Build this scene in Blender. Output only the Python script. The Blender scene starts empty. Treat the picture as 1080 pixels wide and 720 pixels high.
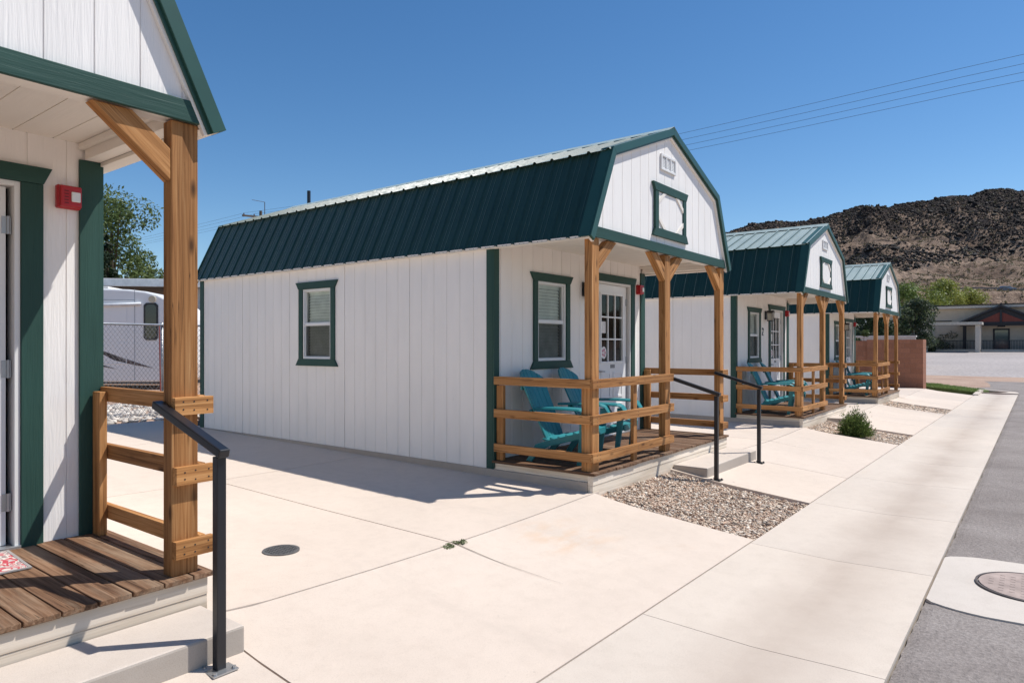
import bpy, math, random
import numpy as np
from mathutils import Vector, Matrix, noise as mnoise
R = math.radians
random.seed(7); rng = np.random.default_rng(11)
sc = bpy.context.scene
col = sc.collection

# ------------------------------------------------------------------ camera, sky, sun, exposure
TH = R(37.635); CT, ST = math.cos(TH), math.sin(TH)
FPX, V0, CH = 718.17, 363.87, 1.4345
cam = bpy.data.cameras.new('camera'); co = bpy.data.objects.new('camera', cam); col.objects.link(co)
cam.sensor_width = 36; cam.lens = FPX / 1080 * 36; cam.shift_y = (V0 - 360) / 1080
cam.clip_start = .05; cam.clip_end = 3000
co.location = (0, 0, CH); co.rotation_euler = (R(90), 0, TH - R(90))
sc.camera = co

SUN = Vector((.368, -.322, .79)).normalized()
w = bpy.data.worlds.new('World'); sc.world = w; w.use_nodes = True
wn = w.node_tree.nodes; wl = w.node_tree.links
bg = wn['Background']; sky = wn.new('ShaderNodeTexSky'); sky.sky_type = 'NISHITA'
sky.sun_disc = False; sky.sun_elevation = math.asin(SUN.z); sky.sun_rotation = math.atan2(SUN.x, SUN.y)
sky.altitude = 900; sky.air_density = 1.0; sky.dust_density = .35; sky.ozone_density = 1.6
hs = wn.new('ShaderNodeHueSaturation'); hs.inputs['Saturation'].default_value = 1.27; hs.inputs['Value'].default_value = 1.34
wl.new(sky.outputs[0], hs.inputs['Color']); wl.new(hs.outputs[0], bg.inputs[0]); bg.inputs[1].default_value = .085
sl = bpy.data.lights.new('sun', 'SUN'); sl.energy = 4.6; sl.angle = R(.55); sl.color = (1, .968, .915)
so = bpy.data.objects.new('sun', sl); col.objects.link(so)
so.rotation_euler = SUN.to_track_quat('Z', 'Y').to_euler(); so.location = (10, -10, 30)
vs = sc.view_settings; vs.view_transform = 'Standard'; vs.look = 'None'; vs.gamma = 1; vs.use_curve_mapping = False
vs.exposure = .17
sc.cycles.max_bounces = 8; sc.cycles.diffuse_bounces = 5; sc.cycles.transparent_max_bounces = 16

# ------------------------------------------------------------------ materials
def new_mat(name):
    m = bpy.data.materials.new(name); m.use_nodes = True
    nt = m.node_tree; return m, nt.nodes, nt.links, nt.nodes['Principled BSDF']
def nd(ns, t, **kw):
    n = ns.new(t)
    for k, v in kw.items():
        if hasattr(n, k): setattr(n, k, v)
        else: n.inputs[k].default_value = v
    return n
def ramp(ns, pts):
    r = ns.new('ShaderNodeValToRGB'); e = r.color_ramp.elements
    e[0].position, e[0].color = pts[0][0], (*pts[0][1], 1); e[1].position, e[1].color = pts[-1][0], (*pts[-1][1], 1)
    for p, c in pts[1:-1]:
        x = e.new(p); x.color = (*c, 1)
    return r
def mixc(ns, ls, a, b, fac, mode='MIX'):
    m = ns.new('ShaderNodeMix'); m.data_type = 'RGBA'; m.blend_type = mode
    for s, v in ((0, fac), (6, a), (7, b)):
        if hasattr(v, 'links'): ls.new(v, m.inputs[s])
        else: m.inputs[s].default_value = v if s == 0 else (*v, 1)
    return m.outputs[2]
def gco(ns, ls, scale, attr='gco'):
    a = nd(ns, 'ShaderNodeAttribute', attribute_name=attr)
    mp = ns.new('ShaderNodeMapping'); mp.inputs['Scale'].default_value = scale
    ls.new(a.outputs['Vector'], mp.inputs[0]); return mp.outputs[0]
def wpos(ns, ls, scale):
    g = ns.new('ShaderNodeNewGeometry'); mp = ns.new('ShaderNodeMapping'); mp.inputs['Scale'].default_value = scale
    ls.new(g.outputs['Position'], mp.inputs[0]); return mp.outputs[0]
def noise(ns, ls, vec, scale, detail=4, rough=.55, dist=0):
    n = ns.new('ShaderNodeTexNoise'); n.inputs['Scale'].default_value = scale; n.inputs['Detail'].default_value = detail
    n.inputs['Roughness'].default_value = rough; n.inputs['Distortion'].default_value = dist
    ls.new(vec, n.inputs['Vector']); return n.outputs['Fac']
def bump(ns, ls, b, h, strength, dist):
    n = ns.new('ShaderNodeBump'); n.inputs['Strength'].default_value = strength; n.inputs['Distance'].default_value = dist
    ls.new(h, n.inputs['Height']); ls.new(n.outputs[0], b.inputs['Normal']); return n
def plain(name, c, rough=.6, spec=.5, metal=0, var=.12, scale=6):
    m, ns, ls, b = new_mat(name)
    b.inputs['Roughness'].default_value = rough; b.inputs['Specular IOR Level'].default_value = spec; b.inputs['Metallic'].default_value = metal
    v = wpos(ns, ls, (1, 1, 1)); f = noise(ns, ls, v, scale, 5)
    r = ramp(ns, [(.3, tuple(x * (1 - var) for x in c)), (.7, tuple(min(1, x * (1 + var)) for x in c))])
    ls.new(f, r.inputs[0]); ls.new(r.outputs[0], b.inputs['Base Color']); return m
def painted_wood(name, c, rough=.6, spec=.35, bmp=.35, var=.10, dirt=.25, dirtc=(.35, .28, .2), splash=0):
    m, ns, ls, b = new_mat(name)
    v = gco(ns, ls, (3, 55, 55)); f = noise(ns, ls, v, 1, 5, .6, .6)
    v2 = gco(ns, ls, (1.2, 5, 5)); f2 = noise(ns, ls, v2, 1, 4)
    r = ramp(ns, [(.25, tuple(x * (1 - var) for x in c)), (.75, tuple(min(1, x * (1 + var * .5)) for x in c))])
    ls.new(f2, r.inputs[0])
    r2 = ramp(ns, [(.62, (0, 0, 0)), (.85, (dirt, dirt, dirt))]); ls.new(f2, r2.inputs[0])
    # sparse knots
    vo = ns.new('ShaderNodeTexVoronoi'); vo.feature = 'DISTANCE_TO_EDGE' if False else 'F1'; vo.inputs['Scale'].default_value = 1
    ls.new(gco(ns, ls, (2.2, 5, 5)), vo.inputs['Vector'])
    r3 = ramp(ns, [(.0, (1, 1, 1)), (.05, (.0, .0, .0))]); ls.new(vo.outputs['Distance'], r3.inputs[0])
    c1 = mixc(ns, ls, r.outputs[0], dirtc, r2.outputs[0])
    k = ns.new('ShaderNodeMath'); k.operation = 'MULTIPLY'; k.inputs[1].default_value = .25; ls.new(r3.outputs[0], k.inputs[0])
    c2 = mixc(ns, ls, c1, tuple(x * .45 for x in c), k.outputs[0])
    if splash:
        tc = ns.new('ShaderNodeTexCoord'); sz_ = ns.new('ShaderNodeSeparateXYZ'); ls.new(tc.outputs['Object'], sz_.inputs[0])
        nz = noise(ns, ls, tc.outputs['Object'], 6, 6, .7); ad_ = ns.new('ShaderNodeMath'); ad_.operation = 'MULTIPLY_ADD'; ls.new(nz, ad_.inputs[0]); ad_.inputs[1].default_value = -.55; ls.new(sz_.outputs['Z'], ad_.inputs[2])
        rz2 = ramp(ns, [(-.0, (splash,) * 3), (.16, (0, 0, 0))]); ls.new(ad_.outputs[0], rz2.inputs[0]); c2 = mixc(ns, ls, c2, (.50, .40, .31), rz2.outputs[0])
    ls.new(c2, b.inputs['Base Color']); b.inputs['Roughness'].default_value = rough; b.inputs['Specular IOR Level'].default_value = spec
    bump(ns, ls, b, f, bmp, .004); return m
def raw_wood(name, dark, mid, light, rough=.7, knots=.8, wear=None, check=0):
    m, ns, ls, b = new_mat(name)
    f = noise(ns, ls, gco(ns, ls, (1.1, 42, 42)), 1, 6, .62, 1.1)
    f2 = noise(ns, ls, gco(ns, ls, (.5, 9, 9)), 1, 3, .5, .8)
    r = ramp(ns, [(.28, dark), (.5, mid), (.74, light)]); ls.new(f, r.inputs[0])
    r2 = ramp(ns, [(.3, (.72, .68, .62)), (.7, (1.12, 1.1, 1.08))]); ls.new(f2, r2.inputs[0])
    c = mixc(ns, ls, r.outputs[0], r2.outputs[0], 1.0, 'MULTIPLY')
    vo = ns.new('ShaderNodeTexVoronoi'); vo.inputs['Scale'].default_value = 1; ls.new(gco(ns, ls, (2.6, 8, 8)), vo.inputs['Vector'])
    r3 = ramp(ns, [(.04, (knots,) * 3), (.16, (0, 0, 0))]); ls.new(vo.outputs['Distance'], r3.inputs[0])
    c = mixc(ns, ls, c, tuple(x * .45 for x in dark), r3.outputs[0])
    if wear:
        fw = noise(ns, ls, gco(ns, ls, (.9, 7, 7)), 1, 5, .65)
        rw = ramp(ns, [(.48, (0, 0, 0)), (.72, (.75, .75, .75))]); ls.new(fw, rw.inputs[0]); c = mixc(ns, ls, c, wear, rw.outputs[0])
    if check:   # drying checks: thin dark splits along the grain
        fc = noise(ns, ls, gco(ns, ls, (.7, 34, 34)), 1, 2, .4, .3); rc = ramp(ns, [(.488, (0, 0, 0)), (.497, (.85,) * 3), (.503, (.85,) * 3), (.512, (0, 0, 0))]); ls.new(fc, rc.inputs[0])
        fk = noise(ns, ls, gco(ns, ls, (1.3, 6, 6)), 1, 2); rk = ramp(ns, [(.47, (0, 0, 0)), (.58, (1, 1, 1))]); ls.new(fk, rk.inputs[0])
        mk = ns.new('ShaderNodeMath'); mk.operation = 'MULTIPLY'; ls.new(rc.outputs[0], mk.inputs[0]); ls.new(rk.outputs[0], mk.inputs[1])
        c = mixc(ns, ls, c, tuple(x * .3 for x in dark), mk.outputs[0])
    # every board its own tone
    oi = ns.new('ShaderNodeObjectInfo'); rr = ramp(ns, [(0, (.74, .71, .68)), (1, (1.16, 1.15, 1.12))]); ls.new(oi.outputs['Random'], rr.inputs[0])
    c = mixc(ns, ls, c, rr.outputs[0], 1.0, 'MULTIPLY')
    ls.new(c, b.inputs['Base Color']); b.inputs['Roughness'].default_value = rough; b.inputs['Specular IOR Level'].default_value = .25
    bump(ns, ls, b, f, .5, .003); return m

M = {}
M['siding'] = painted_wood('white_siding_paint', (.87, .835, .795), .62, .3, .95, .05, .10, (.55, .48, .40), 0)
M['soffit'] = painted_wood('cream_soffit_paint', (.82, .765, .69), .65, .3, .3, .06, .2, (.45, .36, .26))
M['green'] = painted_wood('green_trim_paint', (.027, .073, .059), .55, .25, .7, .22, .0)
M['whitetrim'] = painted_wood('white_trim_paint', (.76, .75, .73), .5, .4, .15, .04, .08)
M['vinyl'] = plain('white_vinyl', (.78, .78, .77), .35, .5, 0, .02)
M['cedar'] = raw_wood('stained_cedar', (.17, .066, .02), (.47, .23, .085), (.66, .38, .175), .7, .9, None, 1)
M['deck'] = raw_wood('weathered_deck_wood', (.06, .03, .017), (.20, .112, .066), (.36, .235, .155), .8, .7, (.38, .29, .21), 1)
M['skirt'] = raw_wood('whitewashed_skirt_wood', (.60, .52, .43), (.74, .67, .58), (.80, .74, .66), .8, .25)
def metal_roof():
    m, ns, ls, b = new_mat('green_metal_roof')
    f = noise(ns, ls, wpos(ns, ls, (1, 1, 1)), 1.4, 5, .6)
    r = ramp(ns, [(.3, (.008, .036, .027)), (.7, (.012, .046, .036))]); ls.new(f, r.inputs[0])
    # pale sky and sun sheen painted into low pitched sheets, streaked down the slope
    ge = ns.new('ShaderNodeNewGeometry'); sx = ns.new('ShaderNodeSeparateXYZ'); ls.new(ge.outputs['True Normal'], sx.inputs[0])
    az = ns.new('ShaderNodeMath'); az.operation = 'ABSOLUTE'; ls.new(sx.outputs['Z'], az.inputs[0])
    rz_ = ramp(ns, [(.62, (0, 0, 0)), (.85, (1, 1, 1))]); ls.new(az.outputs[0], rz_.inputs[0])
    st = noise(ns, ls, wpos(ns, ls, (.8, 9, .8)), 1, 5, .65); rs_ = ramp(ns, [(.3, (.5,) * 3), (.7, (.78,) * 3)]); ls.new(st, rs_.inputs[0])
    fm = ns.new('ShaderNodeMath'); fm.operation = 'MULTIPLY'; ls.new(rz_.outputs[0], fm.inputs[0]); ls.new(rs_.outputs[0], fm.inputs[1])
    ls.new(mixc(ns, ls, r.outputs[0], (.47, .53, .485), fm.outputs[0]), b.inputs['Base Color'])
    f2 = noise(ns, ls, wpos(ns, ls, (1, 1, 1)), 14, 4); r2 = ramp(ns, [(.3, (.34,) * 3), (.7, (.5,) * 3)]); ls.new(f2, r2.inputs[0])
    ls.new(r2.outputs[0], b.inputs['Roughness']); b.inputs['Specular IOR Level'].default_value = .4
    b.inputs['Sheen Weight'].default_value = 1.0; b.inputs['Sheen Roughness'].default_value = .3; b.inputs['Sheen Tint'].default_value = (.8, .95, .9, 1)
    return m
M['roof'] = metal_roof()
M['rake'] = plain('green_metal_trim', (.022, .075, .058), .4, .5, 0, .08)
M['black'] = plain('black_satin_metal', (.010, .011, .015), .38, .5, 0, .15)
M['dark'] = plain('dark_interior', (.012, .012, .012), .9, .2)
M['galv'] = plain('galvanised_steel', (.45, .46, .47), .4, .5, .8, .1)
M['teal'] = plain('teal_resin', (.018, .21, .24), .42, .5, 0, .10, 3)
M['blind'] = plain('white_blind_slats', (.80, .80, .74), .5, .4)
M['red'] = plain('red_plastic', (.42, .012, .018), .4, .5)
M['lens'] = plain('clear_lens', (.75, .75, .73), .2, .6)
M['paper'] = plain('white_paper', (.75, .74, .72), .8, .2)
M['pink'] = plain('pink_decal', (.55, .25, .3), .7, .2)
def glassy(name, refl=.9, tint=(.85, .9, .88)):
    m, ns, ls, b = new_mat(name); out = ns['Material Output']
    t = ns.new('ShaderNodeBsdfTransparent'); t.inputs[0].default_value = (*tint, 1)
    g = ns.new('ShaderNodeBsdfGlossy'); g.inputs['Roughness'].default_value = .03
    fr = ns.new('ShaderNodeFresnel'); fr.inputs[0].default_value = 1.28
    f = noise(ns, ls, wpos(ns, ls, (1, 1, 1)), 2.5, 2); bn = ns.new('ShaderNodeBump'); bn.inputs['Strength'].default_value = .06; ls.new(f, bn.inputs['Height'])
    ls.new(bn.outputs[0], g.inputs['Normal'])
    mx = ns.new('ShaderNodeMixShader'); ls.new(fr.outputs[0], mx.inputs[0]); ls.new(t.outputs[0], mx.inputs[1]); ls.new(g.outputs[0], mx.inputs[2])
    ls.new(mx.outputs[0], out.inputs[0]); return m
M['glass'] = glassy('window_glass')
def screen_mat():
    m, ns, ls, b = new_mat('insect_screen'); out = ns['Material Output']
    t = ns.new('ShaderNodeBsdfTransparent'); d = ns.new('ShaderNodeBsdfDiffuse'); d.inputs[0].default_value = (.05, .05, .05, 1)
    f = noise(ns, ls, wpos(ns, ls, (1, 1, 1)), 3, 2); r = ramp(ns, [(.3, (.42,) * 3), (.7, (.54,) * 3)]); ls.new(f, r.inputs[0])
    mx = ns.new('ShaderNodeMixShader'); ls.new(r.outputs[0], mx.inputs[0]); ls.new(t.outputs[0], mx.inputs[1]); ls.new(d.outputs[0], mx.inputs[2])
    ls.new(mx.outputs[0], out.inputs[0]); return m
M['screen'] = screen_mat()
def concrete(name, c, stain=0, rough=.85, var=.09):
    m, ns, ls, b = new_mat(name)
    P = wpos(ns, ls, (1, 1, 1))
    f1 = noise(ns, ls, P, .55, 5, .6, .3); f2 = noise(ns, ls, P, 9, 6, .65); f3 = noise(ns, ls, P, 160, 3, .7)
    r1 = ramp(ns, [(.25, tuple(x * (1 - var) for x in c)), (.75, tuple(min(1, x * (1 + var * .5)) for x in c))]); ls.new(f1, r1.inputs[0])
    r2 = ramp(ns, [(.28, (.95, .945, .94)), (.55, (1.01, 1.01, 1.01))]); ls.new(f2, r2.inputs[0])
    cc = mixc(ns, ls, r1.outputs[0], r2.outputs[0], 1.0, 'MULTIPLY')
    r3 = ramp(ns, [(.28, (.86, .85, .84)), (.5, (1, 1, 1)), (.8, (1.04, 1.04, 1.04))]); ls.new(f3, r3.inputs[0])
    cc = mixc(ns, ls, cc, r3.outputs[0], 1.0, 'MULTIPLY')
    # pits and spots
    vo = ns.new('ShaderNodeTexVoronoi'); vo.inputs['Scale'].default_value = 1.7; ls.new(P, vo.inputs['Vector'])
    r4 = ramp(ns, [(.012, (.55,) * 3), (.03, (0, 0, 0))]); ls.new(vo.outputs['Distance'], r4.inputs[0])
    cc = mixc(ns, ls, cc, tuple(x * .35 for x in c), r4.outputs[0])
    vo2 = ns.new('ShaderNodeTexVoronoi'); vo2.inputs['Scale'].default_value = 5.5; ls.new(P, vo2.inputs['Vector'])
    r6 = ramp(ns, [(.02, (.4,) * 3), (.05, (0, 0, 0))]); ls.new(vo2.outputs['Distance'], r6.inputs[0]); cc = mixc(ns, ls, cc, tuple(x * .6 for x in c), r6.outputs[0])
    # soft dark smears and a hairline crack here and there
    f7 = noise(ns, ls, wpos(ns, ls, (.45, 1.1, 1)), 1.7, 7, .72, 1.2); r7 = ramp(ns, [(.60, (0, 0, 0)), (.80, (.25,) * 3)]); ls.new(f7, r7.inputs[0]); cc = mixc(ns, ls, cc, tuple(x * .74 for x in c), r7.outputs[0])
    # warm rusty blotches
    f5 = noise(ns, ls, wpos(ns, ls, (.8, 1.6, 1)), .9, 6, .7, .5); r5 = ramp(ns, [(.64, (0, 0, 0)), (.80, (.28,) * 3)]); ls.new(f5, r5.inputs[0])
    cc = mixc(ns, ls, cc, (c[0] * .88, c[1] * .72, c[2] * .58), r5.outputs[0])
    if not stain:
        g0 = ns.new('ShaderNodeNewGeometry'); s0_ = ns.new('ShaderNodeSeparateXYZ'); ls.new(g0.outputs['Position'], s0_.inputs[0])
        wob = noise(ns, ls, wpos(ns, ls, (1, .35, 1)), 1.1, 3)
        def math_(op, a_, b_=None, c_=None):
            n_ = ns.new('ShaderNodeMath'); n_.operation = op
            for i_, v_ in enumerate((a_, b_, c_)):
                if v_ is None: continue
                if hasattr(v_, 'links'): ls.new(v_, n_.inputs[i_])
                else: n_.inputs[i_].default_value = v_
            return n_.outputs[0]
        xx = math_('ADD', s0_.outputs['X'], math_('MULTIPLY_ADD', wob, .5, -.25))
        per = math_('PINGPONG', math_('ADD', xx, 7.491 * 4 - 3.78), 7.491 / 2)
        band = math_('ABSOLUTE', math_('SUBTRACT', per, .78))
        rb = ramp(ns, [(.06, (1, 1, 1)), (.17, (0, 0, 0))]); ls.new(band, rb.inputs[0])
        pn = noise(ns, ls, wpos(ns, ls, (3, .9, 1)), 1.5, 6, .7); rpn = ramp(ns, [(.42, (0, 0, 0)), (.7, (.5, .5, .5))]); ls.new(pn, rpn.inputs[0])
        cc = mixc(ns, ls, cc, tuple(x * .80 for x in c), math_('MULTIPLY', rb.outputs[0], rpn.outputs[0]))
        vd = ns.new('ShaderNodeVectorMath'); vd.operation = 'DISTANCE'; vd.inputs[1].default_value = (4.55, 2.95, 0)
        mpz = ns.new('ShaderNodeMapping'); mpz.inputs['Scale'].default_value = (1, 1, 0); ls.new(g0.outputs['Position'], mpz.inputs[0]); ls.new(mpz.outputs[0], vd.inputs[0])
        rd = ramp(ns, [(.05, (1, 1, 1)), (.55, (0, 0, 0))]); ls.new(vd.outputs['Value'], rd.inputs[0])
        sn = noise(ns, ls, wpos(ns, ls, (2.2, 5, 1)), 1.6, 5, .6); rsn = ramp(ns, [(.45, (0, 0, 0)), (.7, (.75, .75, .75))]); ls.new(sn, rsn.inputs[0])
        cc = mixc(ns, ls, cc, (c[0] * .95, c[1] * .76, c[2] * .58), math_('MULTIPLY', rd.outputs[0], rsn.outputs[0]))
    if stain:   # silt left along the low line of the walk
        g = ns.new('ShaderNodeNewGeometry'); sx = ns.new('ShaderNodeSeparateXYZ'); ls.new(g.outputs['Position'], sx.inputs[0])
        a = ns.new('ShaderNodeMath'); a.operation = 'SUBTRACT'; ls.new(sx.outputs['Y'], a.inputs[0]); a.inputs[1].default_value = 1.12
        wv = noise(ns, ls, wpos(ns, ls, (.5, .5, 1)), 1.6, 4); aa = ns.new('ShaderNodeMath'); aa.operation = 'MULTIPLY_ADD'; ls.new(wv, aa.inputs[0]); aa.inputs[1].default_value = .5; aa.inputs[2].default_value = -.25
        ad = ns.new('ShaderNodeMath'); ad.operation = 'ADD'; ls.new(a.outputs[0], ad.inputs[0]); ls.new(aa.outputs[0], ad.inputs[1])
        ab = ns.new('ShaderNodeMath'); ab.operation = 'ABSOLUTE'; ls.new(ad.outputs[0], ab.inputs[0])
        rs = ramp(ns, [(0, (1,) * 3), (.42, (0, 0, 0))]); ls.new(ab.outputs[0], rs.inputs[0])
        pt = noise(ns, ls, P, 1.2, 6, .7); rp = ramp(ns, [(.3, (.35,) * 3), (.7, (1,) * 3)]); ls.new(pt, rp.inputs[0])
        fm = ns.new('ShaderNodeMath'); fm.operation = 'MULTIPLY'; ls.new(rs.outputs[0], fm.inputs[0]); ls.new(rp.outputs[0], fm.inputs[1])
        cc = mixc(ns, ls, cc, (c[0] * .72, c[1] * .68, c[2] * .66), fm.outputs[0])
    oi = ns.new('ShaderNodeObjectInfo'); rr = ramp(ns, [(0, (.95, .95, .95)), (1, (1.03, 1.02, 1.0))]); ls.new(oi.outputs['Random'], rr.inputs[0])
    cc = mixc(ns, ls, cc, rr.outputs[0], 1.0, 'MULTIPLY')
    ls.new(cc, b.inputs['Base Color']); b.inputs['Roughness'].default_value = rough; b.inputs['Specular IOR Level'].default_value = .25
    ad = ns.new('ShaderNodeMath'); ad.operation = 'ADD'; ls.new(f3, ad.inputs[0]); ls.new(f2, ad.inputs[1])
    bump(ns, ls, b, ad.outputs[0], .25, .003); return m
M['concrete'] = concrete('broom_finished_concrete', (.64, .54, .457))
M['walk'] = concrete('sidewalk_concrete', (.61, .53, .455), 1)
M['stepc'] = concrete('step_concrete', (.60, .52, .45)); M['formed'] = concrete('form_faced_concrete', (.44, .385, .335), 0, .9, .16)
M['collar'] = concrete('collar_concrete', (.58, .52, .465))
def ground_mat(name, c1, c2, scale, speck=60, bmp=.4, dist=.02, crack=0):
    m, ns, ls, b = new_mat(name); P = wpos(ns, ls, (1, 1, 1))
    f1 = noise(ns, ls, P, scale, 7, .65, .4); f2 = noise(ns, ls, P, speck, 4, .7)
    r = ramp(ns, [(.3, c1), (.7, c2)]); ls.new(f1, r.inputs[0])
    r2 = ramp(ns, [(.3, (.72,) * 3), (.5, (1,) * 3), (.72, (1.3,) * 3)]); ls.new(f2, r2.inputs[0])
    c = mixc(ns, ls, r.outputs[0], r2.outputs[0], 1.0, 'MULTIPLY')
    if crack:
        vo = ns.new('ShaderNodeTexVoronoi'); vo.feature = 'DISTANCE_TO_EDGE'; vo.inputs['Scale'].default_value = .8
        nv = ns.new('ShaderNodeTexNoise'); nv.inputs['Scale'].default_value = 2.5; ls.new(P, nv.inputs['Vector'])
        mv = mixc(ns, ls, P, nv.outputs['Color'], .25); ls.new(mv, vo.inputs['Vector'])
        rc = ramp(ns, [(.003, (.6,) * 3), (.010, (0,) * 3)]); ls.new(vo.outputs['Distance'], rc.inputs[0])
        fk = noise(ns, ls, P, .7, 2); rk = ramp(ns, [(.5, (0,) * 3), (.6, (1,) * 3)]); ls.new(fk, rk.inputs[0])
        mm = ns.new('ShaderNodeMath'); mm.operation = 'MULTIPLY'; ls.new(rc.outputs[0], mm.inputs[0]); ls.new(rk.outputs[0], mm.inputs[1])
        c = mixc(ns, ls, c, tuple(x * .3 for x in c1), mm.outputs[0])
    if crack:
        ge = ns.new('ShaderNodeNewGeometry'); sy = ns.new('ShaderNodeSeparateXYZ'); ls.new(ge.outputs['Position'], sy.inputs[0])
        mr = ns.new('ShaderNodeMapRange'); mr.inputs[1].default_value = .15; mr.inputs[2].default_value = .6; ls.new(sy.outputs['Y'], mr.inputs[0])
        gn = noise(ns, ls, wpos(ns, ls, (1, 2, 1)), 2.2, 6, .7); gr = ramp(ns, [(.42, (0, 0, 0)), (.66, (.8, .8, .8))]); ls.new(gn, gr.inputs[0])
        g1 = ns.new('ShaderNodeMath'); g1.operation = 'MULTIPLY'; ls.new(mr.outputs[0], g1.inputs[0]); ls.new(gr.outputs[0], g1.inputs[1]); c = mixc(ns, ls, c, (.40, .33, .28), g1.outputs[0])
        g2n = noise(ns, ls, wpos(ns, ls, (.5, 1.2, 1)), 1.5, 7, .7, .6); g2 = ramp(ns, [(.52, (0, 0, 0)), (.75, (.5, .5, .5))]); ls.new(g2n, g2.inputs[0]); c = mixc(ns, ls, c, (.36, .29, .25), g2.outputs[0])
    ls.new(c, b.inputs['Base Color']); b.inputs['Roughness'].default_value = .9; b.inputs['Specular IOR Level'].default_value = .2
    bump(ns, ls, b, f2, bmp, dist); return m
M['asphalt'] = ground_mat('aged_asphalt', (.20, .170, .154), (.305, .268, .246), 1.1, 45, 1.0, .012)
M['lot'] = ground_mat('bleached_asphalt', (.33, .295, .28), (.41, .365, .345), .12, 6, .2, .01)
M['dirt'] = ground_mat('pinkish_dirt', (.30, .195, .145), (.46, .33, .25), .35, 14, .4, .02)
M['soil'] = ground_mat('dark_joint_soil', (.045, .036, .028), (.10, .08, .06), 8, 60, .4, .01)
M['grass'] = ground_mat('turf_base', (.09, .13, .035), (.14, .18, .06), 4, 60, .5, .02)
def colattr(name, rough=.8, spec=.3, attr='tint', var=.2, scale=40, trans=0):
    m, ns, ls, b = new_mat(name)
    a = nd(ns, 'ShaderNodeAttribute', attribute_name=attr)
    f = noise(ns, ls, wpos(ns, ls, (1, 1, 1)), scale, 4); r = ramp(ns, [(.3, (1 - var,) * 3), (.7, (1 + var,) * 3)]); ls.new(f, r.inputs[0])
    c = mixc(ns, ls, a.outputs['Color'], r.outputs[0], 1.0, 'MULTIPLY'); ls.new(c, b.inputs['Base Color'])
    b.inputs['Roughness'].default_value = rough; b.inputs['Specular IOR Level'].default_value = spec
    if trans:
        out = ns['Material Output']; t = ns.new('ShaderNodeBsdfTranslucent'); ls.new(c, t.inputs[0])
        mx = ns.new('ShaderNodeMixShader'); mx.inputs[0].default_value = trans
        ls.new(b.outputs[0], mx.inputs[1]); ls.new(t.outputs[0], mx.inputs[2]); ls.new(mx.outputs[0], out.inputs[0])
    return m
M['stone'] = colattr('gravel_stone', .8, .3)
M['leaf'] = colattr('leaf', .55, .35, trans=.3)
M['bark'] = plain('bark', (.12, .085, .06), .9, .2, 0, .35, 12)

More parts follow.
